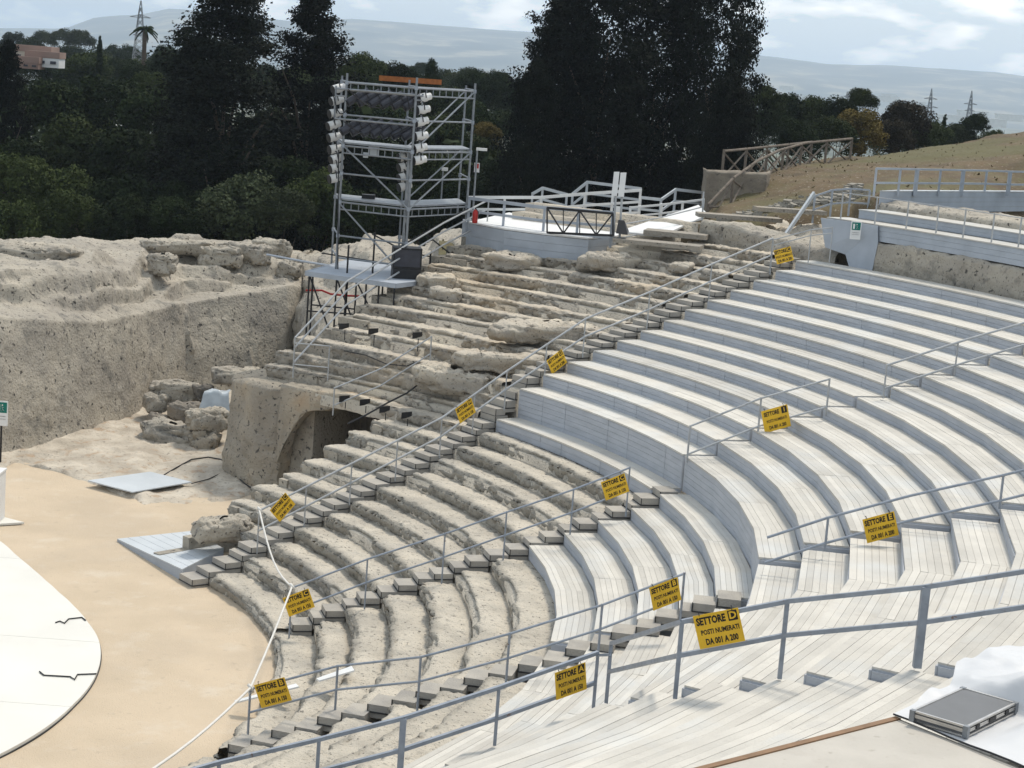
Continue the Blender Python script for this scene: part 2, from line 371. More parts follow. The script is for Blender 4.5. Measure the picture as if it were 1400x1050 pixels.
# ------------------------------------------------------------------ stone seating
def stone_tier(i, t0, t1, parent, seed, m, amp=.04, brk=.16, lift=0., rise=None, depth=None):
    L = rad_of(i, (t0+t1)/2)*rad(abs(t1-t0)); nt_ = max(8, int(L/.05)); ts = np.linspace(t0, t1, nt_)
    h = (z_of(i, 0)-z_of(i-1, 0)) if rise is None else rise
    wd = (rad_of(i+1, 0)-rad_of(i, 0)+.03) if depth is None else depth
    prof = [(0.07, -h-.05), (.03, -h), (.015, -h*.8), (.0, -h*.6), (-.01, -h*.42), (-.01, -h*.25), (.0, -.10), (.004, -.05), (.02, -.018), (.05, -.004), (.085, 0), (.12, 0), (.19, .004), (.27, .004), (.35, 0), (.43, -.006), (.51, -.012), (.60, -.02), (wd*.86, -.03), (wd, -.035)]
    D = np.array([p[0] for p in prof]); H = np.array([p[1] for p in prof])
    r = np.array([rad_of(i, t) for t in ts])[:, None]+D; z = np.array([z_of(i, t) for t in ts])[:, None]+H+lift
    a = np.radians(ts)[:, None]
    P = np.stack([r*np.cos(a), r*np.sin(a), z], -1)
    f1 = fbm(P, .45, seed, 3)-.5; f2 = fbm(P*[1, 1, .3], 1.1, seed+3, 4); f3 = fbm(P, .13, seed+7, 3); f4 = fbm(P, .11, seed+11, 2)-.5; f5 = fbm(P, 2.6, seed+13, 2)-.5
    isr = np.clip(1-(D-.02)/.10, 0, 1)[None]           # riser weight
    edge = np.exp(-((D-.02)/.08)**2)*np.where(H > -.14, 1, .3)
    br = np.clip(f2-.47, 0, .3)*brk*6*edge[None]        # broken nosing
    pit = np.clip(f3-.57, 0, .2)*.5
    rad_d = -f1*amp*2.4*isr-f4*amp*1.5*isr+br*.8+pit*isr*.9-f5*amp*1.6*isr
    zz = f1*amp*.8*(1-isr)+f4*amp*.7*(1-isr)-br*.6-pit*(1-isr)*.45+f5*amp*.5
    P[..., 0] += rad_d*np.cos(a); P[..., 1] += rad_d*np.sin(a); P[..., 2] += zz
    worn = np.clip((D-.03)/.14, 0, 1)[None]*np.clip((wd*.97-D)/.10, .35, 1)[None]+(fbm(P, .5, seed+21, 4)-.5)*1.1  # tone weight only: paler tread, darker riser and tread back, plus noise
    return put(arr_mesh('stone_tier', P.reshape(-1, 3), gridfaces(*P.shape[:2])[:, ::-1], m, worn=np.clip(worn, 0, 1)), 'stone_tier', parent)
def s1(i): return 38.0 if i >= 0 else 38.0-2.0*min(1, (-i)/12)
def s3(i): return -7.4 if i >= -2 else -7.4-1.15*(-2-i)
GST = 'stone seating sectors carved in the rock'
w = thing('stone_seating', S(-8, 55-15), 'ruined grey stone seating beside the dark niche, left of the longest stairway', 'seating', GST)
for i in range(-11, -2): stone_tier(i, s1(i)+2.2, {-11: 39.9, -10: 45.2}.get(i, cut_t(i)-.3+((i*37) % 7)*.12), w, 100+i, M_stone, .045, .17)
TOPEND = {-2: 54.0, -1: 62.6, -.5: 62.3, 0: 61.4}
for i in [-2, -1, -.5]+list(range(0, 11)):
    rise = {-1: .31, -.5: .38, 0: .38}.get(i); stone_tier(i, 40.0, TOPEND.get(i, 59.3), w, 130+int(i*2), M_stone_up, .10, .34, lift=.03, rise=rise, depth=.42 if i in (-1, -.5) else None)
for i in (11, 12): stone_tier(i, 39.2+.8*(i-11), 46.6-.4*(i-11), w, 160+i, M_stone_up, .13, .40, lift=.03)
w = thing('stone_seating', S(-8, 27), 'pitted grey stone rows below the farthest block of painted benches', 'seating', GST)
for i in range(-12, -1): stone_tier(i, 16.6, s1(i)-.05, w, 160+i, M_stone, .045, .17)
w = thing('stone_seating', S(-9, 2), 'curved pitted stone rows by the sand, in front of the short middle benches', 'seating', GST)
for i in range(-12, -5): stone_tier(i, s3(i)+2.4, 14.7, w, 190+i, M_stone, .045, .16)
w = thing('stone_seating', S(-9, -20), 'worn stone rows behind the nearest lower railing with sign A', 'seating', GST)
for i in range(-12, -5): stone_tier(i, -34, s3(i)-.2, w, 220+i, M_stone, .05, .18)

# broken cavities and lumps on the upper stone sector
def boulder(name, c, size, seed, m, label, cat, group=None, n=34, amp=.22, flat=0.):
    th = np.linspace(0, 2*math.pi, 2*n); ph = np.linspace(.02, math.pi-.02, n)
    a, b = np.meshgrid(ph, th, indexing='ij')
    D = np.stack([np.sin(a)*np.cos(b), np.sin(a)*np.sin(b), np.cos(a)], -1)
    D = np.sign(D)*np.abs(D)**.5                         # blocky
    Q = D*np.array(size)/2
    off = np.array([seed*13.7, seed*3.1, 0])
    k = 1+(fbm(D*1.0+off, .9, seed, 4)-.5)*2*amp
    k[:, -1] = k[:, 0]
    Q = Q*k[..., None]; rz = (seed*47 % 60-30)*math.pi/180
    Q = Q@np.array([[math.cos(rz), math.sin(rz), 0], [-math.sin(rz), math.cos(rz), 0], [0, 0, 1]])
    rg = np.abs(fbm(Q+off, .45, seed+4, 3)-.5)
    Q += ((fbm(Q+off, .22, seed+2, 3)-.5)*.22-np.clip(.10-rg, 0, .1)*2.2*.5-np.clip(fbm(Q+off, .16, seed+6, 2)-.6, 0, .2)*.8)[..., None]*min(size)*D
    Q[:, -1] = Q[:, 0]
    wn = np.clip(.05+1.1*np.clip(D[..., 2], -.2, 1)+(fbm(Q+off, .3, seed+8, 3)-.5)*1.2, 0, 1)  # tone weight only: paler top, darker sides, plus noise
    o = put(arr_mesh(name, (Q+np.array(c)).reshape(-1, 3), gridfaces(*Q.shape[:2]), m, worn=wn), name)
    return tag(o, label, cat, group)

# ------------------------------------------------------------------ painted timber seating over the rock
def sorted_box(mb, r0, r1, ta, tb, z0a, z1a, z0b=None, z1b=None):
    z0b = z0a if z0b is None else z0b; z1b = z1a if z1b is None else z1b
    mb.hexa([pol(r0, ta, z0a), pol(r1, ta, z0a), pol(r1, tb, z0b), pol(r0, tb, z0b)], [pol(r0, ta, z1a), pol(r1, ta, z1a), pol(r1, tb, z1b), pol(r0, tb, z1b)])
def wood_wedge(label, ta, tb, rows, nseg, pieces, planks=True, tl=None):
    w = thing('timber_seating', S(rows[0], (ta+tb)/2), label, 'seating', 'painted timber benches over the stone rows')
    for i in rows:
        a0, b0 = (tl(i) if tl else ta), tb
        nodes = np.linspace(a0, b0, nseg+1)
        rm = MB(); LT = .045
        for k in range(nseg):
            u, v = nodes[k], nodes[k+1]
            h = z_of(i, u)-z_of(i-1, u); nb = max(2, int(round(h/.125)))
            for q in range(nb):
                f0, f1 = q/nb, (q+1)/nb
                za0 = z_of(i-1, u)-.03+(h-LT+.03)*f0; za1 = z_of(i-1, u)-.03+(h-LT+.03)*f1-.006
                zb0 = za0-z_of(i-1, u)+z_of(i-1, v); zb1 = za1-z_of(i-1, u)+z_of(i-1, v)
                j = ((i*7+q*3+k) % 3)*.0025
                sorted_box(rm, rad_of(i, u)+j, rad_of(i, u)+.032, u, v, za0, za1, zb0, zb1)
        inw = -1 if b0 < a0 else 1
        for t, s in ((a0, 1), (b0, -1)):                     # end boards
            wdt = rad_of(i+1, t)-rad_of(i, t); t2 = t-s*inw*math.degrees(.028/rad_of(i, t)); t += s*inw*.004
            sorted_box(rm, rad_of(i, t)+.002, rad_of(i, t)+wdt, t, t2, z_of(i-1, t)-.06, z_of(i, t)-LT-.004)
        for k in range(nseg):                                # backing added under the planks so their gaps show less dark
            u, v = nodes[k], nodes[k+1]
            sorted_box(rm, rad_of(i, u)+.034, rad_of(i+1, u)-.01, u, v, z_of(i, u)-.06, z_of(i, u)-.024, z_of(i, v)-.06, z_of(i, v)-.024)
        row = rm.build('seat_row', M_riser, w)
        npl = 7; gaps = .0045
        tm = MB()
        for q in range(npl):
            seg_per = nseg//pieces
            for g in range(pieces):
                pm = MB() if planks else tm
                dz = random.uniform(-.003, .003); sh = random.uniform(-.35, .35) if 0 < g else 0
                for k in range(g*seg_per, (g+1)*seg_per if g < pieces-1 else nseg):
                    u, v = nodes[k], nodes[k+1]
                    def rr_(t):
                        wdt = rad_of(i+1, t)-rad_of(i, t)+.012
                        return rad_of(i, t)-.014+wdt*q/npl, rad_of(i, t)-.014+wdt*(q+1)/npl-gaps
                    (ra0, ra1), (rb0, rb1) = rr_(u), rr_(v)
                    eps = math.degrees(.004/ra0)*(1 if v < u else -1)
                    uu = u-eps if k == g*seg_per else u; vv = v+eps if k == ((g+1)*seg_per if g < pieces-1 else nseg)-1 else v
                    za, zb = z_of(i, u)+dz, z_of(i, v)+dz
                    pm.hexa([pol(ra0, uu, za-.04), pol(ra1, uu, za-.04), pol(rb1, vv, zb-.04), pol(rb0, vv, zb-.04)],
                            [pol(ra0, uu, za), pol(ra1, uu, za), pol(rb1, vv, zb), pol(rb0, vv, zb)])
                if planks: pm.build('plank', M_plank, row)
        if not planks: tm.build('tread_planks', M_plank, row, kind='stuff')
    return w
wood_wedge('long grey painted benches at the top right, left of the stairway with the upper railing', 37.9, 16.5, range(-1, 13), 8, 2, planks=False)
wood_wedge('curved grey painted benches in the middle, between the two upper stairways', 14.9, -6.6, range(-5, 13), 4, 2, tl=lambda i: 16.1 if i >= 0 else 14.9)
OFF[:] = [0., -.09]
wood_wedge('painted plank benches at the right, just behind the nearest railing', -7., -30.6, range(-5, 9), 3, 3, tl=lambda i: -7. if i >= 0 else -8.2)
OFF[:] = [-.34, -.24]
wood_wedge('nearest white plank benches in the lower right foreground', -30.74, -54, range(-4, 12), 4, 2)
OFF[:] = [0., 0.]

# ------------------------------------------------------------------ stairways
def stair(label, i0, i1, tf, wid, sgn, group='stone stairways between the sectors', edging=True):
    """tf(i): angle of the side nearest the viewer's right; steps extend by wid metres to the other side"""
    w = thing('stone_stair', S(i0, tf(i0)), label, 'stairway', group)
    for i in range(i0, i1+1):
        h = z_of(i, 0)-z_of(i-1, 0)
        ns = 4 if h > .5 else 2
        for half in range(ns):
            t = tf(i); r0 = (rad_of(i, t)-(.40 if half == 0 else -.02)) if ns == 2 else rad_of(i, t)-.62+.31*half; r1 = r0+(.40 if ns == 2 else .31)
            dt = math.degrees(wid/r0)*sgn; zt = z_of(i, t)-h*(ns-1-half)/ns+.035
            jt = random.uniform(-.04, .04)*sgn; zt += random.uniform(-.012, .012)
            m1 = MB(); sorted_box(m1, r0, r1, t+jt, t+dt, zt-h/ns-.10, zt)
            st = m1.build('step', M_step, w)
            if edging:
                m2 = MB()
                ca, cb = pol(r0-.006, t+jt, zt-.006), pol(r0-.006, t+dt, zt-.006)
                m2.beam(ca+[0, 0, -h/ns+.01], cb+[0, 0, -h/ns+.01], .02, .022)
                e0 = pol(r0, t+jt, zt-h/ns)-pol(r0, t+dt, zt-h/ns); e0 /= np.linalg.norm(e0)
                m2.beam(pol(r0, t+jt, zt-h/ns+.004)+e0*.006, pol(r1, t+jt, zt-h/ns+.004)+e0*.006, .022, .024)
                m2.beam(pol(r0, t+jt, zt-h/ns)+e0*.006, pol(r0, t+jt, zt)+e0*.006, .018, .018)
                m2.build('edging', M_edge, st)
    return w
stair('longest stone stairway, left of the farthest painted benches, beginning at the grey ramp', -12, 12, lambda i: s1(i)+.35, .62, 1)
stair('stone stairway in the middle, beginning below the rope post with sign C', -11, -1, lambda i: 15.1 if i > -6 else 15.0, .52, 1)
stair('stone stairway beginning at the lower left sign B and rising to the plank benches', -11, -1, lambda i: s3(i), .55, 1)
# ================================================================== ROCKS
COLS = [  # px, then (y, distance): foot, mid, brow, ledge, block top, block back, skyline
 (-90, (650, 53), (540, 53.1), (436, 53.5), (414, 55.5), (366, 56), (345, 59), (322, 65)),
 (0, (632, 53.5), (530, 53.6), (432, 54), (410, 56), (362, 56.5), (343, 60), (322, 66)),
 (65, (618, 55.2), (525, 55.3), (438, 55.6), (413, 57.3), (356, 58), (340, 61), (325, 67)),
 (128, (603, 57.5), (520, 57.7), (441, 58), (421, 59), (360, 59.6), (341, 62), (324, 68)),
 (168, (590, 59.3), (510, 59.6), (434, 60), (419, 61), (390, 61.6), (347, 64), (326, 69)),
 (205, (575, 62), (500, 62), (426, 62.3), (404, 64), (388, 64.5), (354, 66), (323, 70)),
 (255, (550, 64.2), (480, 64.4), (414, 64.8), (399, 66), (382, 66.5), (354, 68), (319, 71)),
 (330, (540, 66), (470, 66.2), (402, 66.6), (387, 68), (367, 68.5), (347, 70), (328, 73)),
 (392, (535, 67.4), (460, 67.6), (389, 68), (374, 69.4), (360, 70), (349, 71), (337, 74)),
 (414, (530, 68.6), (460, 68.8), (393, 69.2), (378, 70.2), (364, 71), (352, 72), (340, 75)),
 (424, (520, 73), (460, 73.4), (400, 74), (385, 75), (372, 76), (360, 77), (346, 78)),
]
def skin(cols, name, m, nu, nv, amp, seed, back=7., drop=9., sc=1.2, pits=.06, wall=1., crack=None):
    P = [[at(c[0], y, d) for (y, d) in c[1:]] for c in cols]
    for k, c in enumerate(cols):
        q = P[k][-1]; P[k].append(q+np.array([.2, back*.6, -.6])); P[k].append(q+np.array([.4, back, -drop]))
    Q = refine(np.array(P), nu, nv)[:, ::-1]; zz = np.array([p[2][2] for p in P]); zb_ = np.interp(np.linspace(0, 1, nu), np.linspace(0, 1, len(zz)), zz)[:, None]
    vv = np.linspace(1, 0, nv)[None, :]; up_ = np.clip((Q[..., 2]-zb_-.05)/.25, 0, 1)*np.clip((.70-vv)/.12, 0, 1)        # ledges above the brow
    wb = (fbm(Q, 3.2, seed+31, 2)-.5)*1.2; h_ = (Q[..., 2]+wb)/.55; fl = np.floor(h_); fr2 = h_-fl
    Q[..., 2] += ((fl+np.clip((fr2-.62)/.38, 0, 1)**1.5)*.55-wb-Q[..., 2])*up_*.85
    wv = wall+(1-wall)*np.clip((Q[..., 2]-zb_+.15)/.5, 0, 1)
    return rock_from(Q, name, m, amp, seed, None, sc, wv=wv, pits=pits, crack=crack)
CK = [[at(x, y, d) for x, y, d in q] for q in ([(253, 428, 64.6), (256, 455, 64.5), (261, 480, 64.6), (268, 512, 64.8)], [(24, 445, 54.1), (28, 475, 54.1), (26, 500, 54.1)], [(140, 445, 58.2), (148, 462, 58.4)], [(340, 478, 66.5), (342, 520, 66.3)])]
o = skin(COLS, 'rock_cliff', M_rock, 460, 360, .20, 41, sc=1.3, pits=.075, wall=.42, crack=CK); o['kind'] = 'structure'
COLB = [
 (398, (540, 69), (450, 69.5), (420, 70), (380, 71), (352, 72), (340, 74)),
 (430, (540, 62), (455, 63), (425, 65), (380, 68), (352, 70), (336, 74)),
 (470, (530, 61), (450, 62), (420, 64), (378, 67), (345, 69), (333, 73)),
 (505, (520, 60.5), (445, 61.5), (412, 63.5), (370, 66), (338, 68), (320, 72)),
 (545, (510, 60), (440, 61), (405, 63), (365, 66), (340, 68), (324, 72)),
 (580, (490, 59.5), (430, 60.5), (395, 62), (360, 64), (345, 66), (333, 71)),
 (612, (470, 59.3), (415, 60), (380, 61.5), (345, 63), (325, 65), (312, 70)),
 (650, (440, 59.5), (390, 60.5), (360, 61.5), (335, 63), (315, 65), (305, 70)),
]
o = skin(COLB, 'rock_ridge', M_rock, 190, 130, .26, 47); o['kind'] = 'structure'
# rock mass carrying the end of the seating, with the dark niche
def wallgrid(pts, z0, ztop, name, m, seed, amp=.10, nu=70, nv=46, roof=None, sc=.9, pits=.06):
    rows = []
    for k, (x, y) in enumerate(pts):
        zt = ztop[k] if hasattr(ztop, '__len__') else ztop
        col = [(x, y, z0), (x, y, (z0+zt)/2), (x, y, zt-.12)]
        rx, ry = roof[k] if roof else (x, y+1.5)
        ux, uy = rx-x, ry-y; L = math.hypot(ux, uy)
        col += [(x+ux/L*.12, y+uy/L*.12, zt), (rx, ry, zt+.03)]
        rows.append(col)
    return rock_from(refine(np.array(rows, float), nu, nv)[:, ::-1], name, m, amp, seed, None, sc, pits=pits)
pl = thing('rock_pier', (9.3, 17.3, ZG), 'ochre rock block left of the dark niche at the end of the stone rows', 'rock')
g = wallgrid([(10.4, 20.7), (9.2, 20.3), (8.25, 19.7), (8.15, 18.9), (9.0, 17.5), (9.3, 17.2), (9.7, 17.08), (10.0, 17.0), (10.25, 17.5), (10.4, 18.8)], ZG-.2, [-1.0, -1.12, -1.3, -1.28, -1.14, -1.12, -1.12, -1.14, -1.3, -1.5], 'rock_face', M_pillar, 61, .15, 110, 80,
      [(10.6, 19.2), (10.2, 19.2), (9.7, 18.8), (9.6, 18.5), (9.7, 18.1), (9.9, 18.0), (10.2, 17.9), (10.5, 17.8), (10.9, 17.8), (11.2, 18.8)])
attach(g, pl)
g = wallgrid([(10.35, 18.2), (10.6, 19.2), (12.2, 18.9), (12.9, 17.3), (12.6, 16.2)], ZG-.2, [-1.35]*5, 'niche_wall', M_rock_d, 63, .10, 60, 40, [(10.15, 18.9), (10.6, 19.9), (12.9, 19.6), (13.6, 17.5), (13.2, 16)])  # shade inside the niche is put into the dark wall colour
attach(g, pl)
# lintel over the niche: rounded beam of rock
cs = []
for fr in np.linspace(0, 1, 46):
    c = np.array([9.95, 16.9])*(1-fr)+np.array([12.75, 15.45])*fr; nrm = np.array([.49, .87]); th_ = .34+1.9*math.exp(-fr*5.5)+.06*math.sin(fr*17)
    ring = [(0, -th_), (-.04, -th_*.6), (-.04, -.2), (.02, -.03), (.3, 0), (1.2, .02), (2.2, .03), (2.2, -.5), (1.2, -.62), (.35, -th_-.02), (0, -th_)]
    cs.append([(c[0]+nrm[0]*a, c[1]+nrm[1]*a, -1.03+b) for a, b in ring])
attach(rock_from(refine(np.array(cs), 80, 70), 'rock_lintel', M_pillar, .09, 65, None, .7, pits=.06), pl)
# stepped side wall of the lower rows along the passage, and of the upper rows
mb = MB()
for i in range(-12, -2): sorted_box(mb, rad_of(i, 48), rad_of(i+1, 48), 46.6, 47.7, ZG-.1, z_of(i, 48)-.09)
for i in range(-1, 12): sorted_box(mb, rad_of(i, 59), rad_of(i+1, 59), 57.5, 60.2, ZG-.1, z_of(i, 59)-.06)
structure(mb, 'seating_flank', M_rock)
# fallen blocks in the side passage
RB = 'fallen rock blocks in the passage'
def rub(px, py, d, sz, seed, m, label): return boulder('rock_block', at(px, py, d)+[0, -.3, .1], tuple(1.22*q for q in sz), seed, m, label, 'rock', RB)
rub(238, 604, 57.6, (1.55, 1.0, .95), 3, M_rock, 'largest pitted rock block lying in front of the heap by the cliff')
rub(286, 577, 57.2, (1.15, .8, .6), 5, M_rock, 'flat topped rock block below the plastic sheet')
rub(283, 608, 57.0, (.75, .6, .72), 8, M_pillar, 'small tapered rock standing between the largest block and the ochre pier')
rub(243, 539, 60.5, (1.4, .8, .62), 11, M_rock, 'long slab of rock at the top of the heap under the cliff')
rub(215, 553, 60.0, (.66, .5, .5), 14, M_rock, 'small angular rock at the left end of the heap')
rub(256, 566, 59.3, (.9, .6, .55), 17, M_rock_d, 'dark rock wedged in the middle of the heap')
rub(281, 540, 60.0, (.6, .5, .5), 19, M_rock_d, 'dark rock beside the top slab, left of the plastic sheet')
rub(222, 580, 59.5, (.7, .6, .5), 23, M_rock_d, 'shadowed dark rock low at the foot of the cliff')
rub(330, 517, 60.5, (1.5, 1.0, .5), 25, M_rock, 'broad low rock behind the plastic sheet at the foot of the far wall')
CT = 'weathered blocks on top of the left cliff'
for k, (px, py, d, sz, lb) in enumerate([(300, 352, 68.6, (1.7, 1.2, .9), 'round pitted rock on the middle of the cliff top'), (335, 347, 69.4, (2.0, 1.1, .8), 'broad rock right of the round pitted one on the cliff top'), (222, 362, 65.4, (1.0, .9, .8), 'upright rock in the gap of the cliff top ledges'), (372, 340, 71.5, (1.5, 1.0, .8), 'pale rock at the right end of the cliff skyline'), (395, 370, 69.6, (.9, .8, .7), 'stacked small rock at the right corner of the cliff'), (40, 345, 61, (3.2, 1.5, .6), 'low flat rock near the left end of the cliff skyline'), (250, 338, 68.6, (3.0, 1.3, .6), 'flat rock ledge below the middle of the cliff skyline')]):
    boulder('rock_lump', at(px, py, d), sz, 61+k*3, M_rock, lb, 'rock', CT, n=44, amp=.20)
# lumps of rock left standing on the upper stone rows
LR = 'lumps of rock on the upper stone rows'
def lump(px, py, sz, seed, label, m=M_stone_up, up=.1): return boulder('rock_lump', onrow(px, py)+[0, 0, up-.12], (sz[0], sz[1], sz[2]*.75), seed, m, label, 'rock', LR, amp=.26)
lump(622, 522, (2.2, 1.1, .95), 31, 'long pale rock lump on the rows behind sign M', up=.18)
lump(752, 455, (3.2, 1.1, .85), 33, 'long grey rock ledge with a dark face, in the middle of the upper rows', up=.1)
lump(700, 357, (1.8, 1.1, .75), 35, 'rounded rock below the grey front of the platform')
lump(835, 360, (1.9, 1.0, .8), 37, 'pitted rock mound right of the platform front', up=.15)
lump(600, 385, (1.3, .9, .7), 39, 'rough rock at the left end of the upper rows, beside the stage loudspeaker')
lump(690, 495, (2.6, .9, .7), 43, 'long rounded ledge on the rows left of the upper sign by the stairway', up=.1)
lump(930, 365, (.7, .6, .45), 45, 'small brown rock near the top of the stone rows')
lump(610, 402, (1.0, .8, .6), 49, 'knobbly rock beside the steep edge stairway')
lump(305, 725, (1.5, .8, .8), 51, 'smooth grey rock at the bottom end of the stone rows beside the ramp', M_rock, .15)
lump(285, 726, (.6, .6, .5), 53, 'small dark boulder at the end of the ramp', M_rock, .1)

# ================================================================== HILL, upper edge
def WD(x): return float((onz(x, 262, 5.3)-CAM)@CF)
HC = [(600, (350, 61), (335, 64), (332, 68)), (700, (346, 61.5), (336, 65), (326, 70)), (850, (338, 61.5), (326, 65), (316, 70)), (950, (318, 61), (306, 64), (292, 69)),
      (985, (303, 59.5), (285, 62), (264, 67)), (1040, (300, 59), (272, 63), (236, 68)), (1095, (292, 58.5), (258, 63), (222, 71)), (1165, (282, 58.3), (245, 64), (215, 75)),
      (1215, (268, WD(1215)+1.5), (238, 65.5), (209, 77)), (1250, (263, WD(1250)+1.3), (232, 66), (205, 79)), (1330, (262, WD(1330)+1.3), (225, 67), (192, 83)), (1400, (262, WD(1400)+1.3), (217, 67), (181, 86)), (1500, (260, WD(1500)+1.3), (205, 67), (165, 90)), (1640, (260, WD(1640)+1.3), (195, 67), (150, 94))]
P = []
for c in HC:
    row = [at(c[0], c[1][0], c[1][1])+[0, -2.2, -1.3]]+[at(c[0], y, d) for y, d in c[1:]]
    q = row[-1]; row += [q+np.array([.3, 6, -.5]), q+np.array([1., 16, -4]), q+np.array([3., 40, -12])]; P.append(row)
P = refine(np.array(P), 260, 150); P[..., 2] += (fbm(P, 2.2, 71, 5)-.5)*.42+(fbm(P, .5, 72, 3)-.5)*.14
put(arr_mesh('grass_hill', P.reshape(-1, 3), gridfaces(260, 150), M_grass), 'grass_hill', kind='structure')
# tufts on the hill
V = []; Fq = []
idx = rng.integers(0, 260, 1300); jdx = rng.integers(2, 90, 1300)
for i, j in zip(idx, jdx):
    b = P[i, j]; hgt = rng.uniform(.02, .09); a = rng.uniform(0, 6.28); o_ = len(V); w_ = rng.uniform(.02, .07)
    dx, dy = math.cos(a)*w_, math.sin(a)*w_; lx, ly = rng.normal(0, .06, 2)
    V += [b+[-dx, -dy, -.02], b+[dx, dy, -.02], b+[dx*.2+lx, dy*.2+ly, hgt], b+[-dx*.2+lx, -dy*.2+ly, hgt]]; Fq.append((o_, o_+1, o_+2, o_+3))
put(arr_mesh('grass_tufts', np.array(V), Fq, M_cap, False), 'grass_tufts', kind='stuff')
# loose stones on the slope
mb = MB()
for k in range(240):
    x = rng.uniform(985, 1180); y = rng.uniform(max(245, 300-(x-985)*.28), 300)
    c = at(x, y, 59.5+rng.uniform(0, 2.5)*(300-y)/40); s = rng.uniform(.04, .22)
    i = int(np.argmin(np.abs(P[:, 2:100]-c).sum(-1))); b = P[:, 2:100].reshape(-1, 3)[i]
    mb.box(b+[0, 0, s*.15], (s*1.5, s, s*.7), Matrix.Rotation(rng.uniform(0, 3), 3, 'Z') @ Matrix.Rotation(rng.uniform(-.3, .3), 3, 'X'))
mb.build('loose_stones', M_stone, kind='stuff')
# rock wall of the corridor above the benches
def ringwall(ta, tb, r, z0, z1, name, m, seed, amp, depth=1.2):
    rows = []
    for t in np.linspace(ta, tb, 12):
        zz = z1(t) if callable(z1) else z1
        rows.append([pol(r, t, z0), pol(r-.02, t, (z0+zz)/2), pol(r+.02, t, zz-.08), pol(r+.12, t, zz), pol(r+depth, t, zz+.03), pol(r+depth, t, z0)])
    L = r*rad(abs(ta-tb)); o = rock_from(refine(np.array(rows), max(40, int(L/.05)), 60), name, m, amp, seed, None, .8, pits=.06); return o
o = ringwall(35.0, 10, 31.45, 3.1, lambda t: 4.06, 'corridor_wall', M_rock, 81, .09)
tag(o, 'grey weathered rock wall behind the top painted bench, right of the exit sign', 'rock wall')
o = ringwall(46.2, 36.6, 31.3, 2.85, lambda t: 3.60+.32*np.clip((t-39)/5, 0, 1), 'corridor_wall', M_rock, 83, .12)
tag(o, 'low rock wall behind the yellow sign at the top of the longest stairway', 'rock wall')
o = ringwall(37.5, 12, 33.4, 4.4, lambda t: 4.98, 'rock_band', M_rock, 85, .13, 1.4)
tag(o, 'rough rock band between the upper grey terraces, below the railing', 'rock')
mb = MB(); mb.grid([[pol(r, t, 3.22-.0*r) for t in np.linspace(46, 8, 40)] for r in (31.2, 31.9)])
structure(mb, 'corridor_floor', M_stone)
P2 = np.array([[pol(r, t, z) for t in np.linspace(60, 38.6, 160)] for r, z in zip(np.linspace(32.2, 36.5, 60), np.linspace(3.35, 4.2, 60))])
tt_ = np.linspace(60, 38.6, 160)[None]
P2[..., 2] += (fbm(P2, .9, 86, 5)-.5)*.7+(fbm(P2, .25, 87, 3)-.5)*.3+.02-1.0*np.clip((tt_-45.5)/2, 0, 1)
put(arr_mesh('upper_rubble', P2.reshape(-1, 3), gridfaces(60, 160)[:, ::-1], M_stone_up), 'upper_rubble', kind='structure')
SL_ = 'loose pale slabs at the top of the stone rows'
for k, (px, py, d, sz, rz, lb) in enumerate([(1010, 297, 57.5, (2.6, .8, .12), .05, 'long pale flat slab below the grassy slope'), (1080, 288, 57, (2.2, .6, .12), .15, 'pale slab left of the small railing on the slope'), (925, 320, 56, (1.9, .9, .14), -.2, 'pale flat slab right of the ramp end'), (900, 333, 55, (2.6, .8, .12), -.25, 'lowest pale slab below the ramp')]):
    mb = MB(); mb.box(at(px, py, d), sz, Matrix.Rotation(rz, 3, 'Z')); tag(mb.build('stone_slab', M_stone_up), lb, 'slab', SL_)

# upper grey terraces
t_ = thing('grey_terrace', pol(31.6, 30, 4.05), 'lower grey boarded terrace with white top above the corridor rock wall', 'terrace', 'grey boarded terraces at the upper right')
mb = MB()
for k in range(8):
    u, v = 37.8-k*3.2, 37.8-(k+1)*3.2
    for q in range(3): sorted_box(mb, 31.56+.002*(q % 2), 31.6, u, v, 4.06+q*.145, 4.06+q*.145+.14)
mb.build('riser_boards', M_greyp, t_)
mb = MB()
for k in range(8): sorted_box(mb, 31.53, 32.44, 37.8-k*3.2, 37.8-(k+1)*3.2, 4.49, 4.52)
mb.build('tread', M_plank, t_)
t_ = thing('grey_terrace', pol(32.5, 30, 4.5), 'upper grey boarded terrace, second step above the corridor rock wall', 'terrace', 'grey boarded terraces at the upper right')
mb = MB()
for k in range(8):
    for q in range(2): sorted_box(mb, 32.47, 32.5, 37.2-k*3.2, 37.2-(k+1)*3.2, 4.53+q*.12, 4.53+q*.12+.115)
mb.build('riser_boards', M_greyp, t_)
mb = MB()
for k in range(8): sorted_box(mb, 32.44, 33.4, 37.2-k*3.2, 37.2-(k+1)*3.2, 4.766, 4.79)
mb.build('tread', M_plank, t_)
A, B = onz(1203, 262, 5.3), onz(1430, 263, 5.3)
t_ = thing('grey_terrace', (A+B)/2, 'topmost grey boarded wall carrying the grey railing, in front of the dry grass', 'terrace', 'grey boarded terraces at the upper right')
mb = MB(); n_ = np.array([.5, .85, 0])
for q in range(4):
    lo = np.array([0, 0, -.62+q*.155]); mb.hexa([A+lo, B+lo, B+lo+n_*.05, A+lo+n_*.05], [A+lo+[0, 0, .15], B+lo+[0, 0, .15], B+lo+n_*.05+[0, 0, .15], A+lo+n_*.05+[0, 0, .15]])
mb.build('wall_boards', M_greyp, t_)
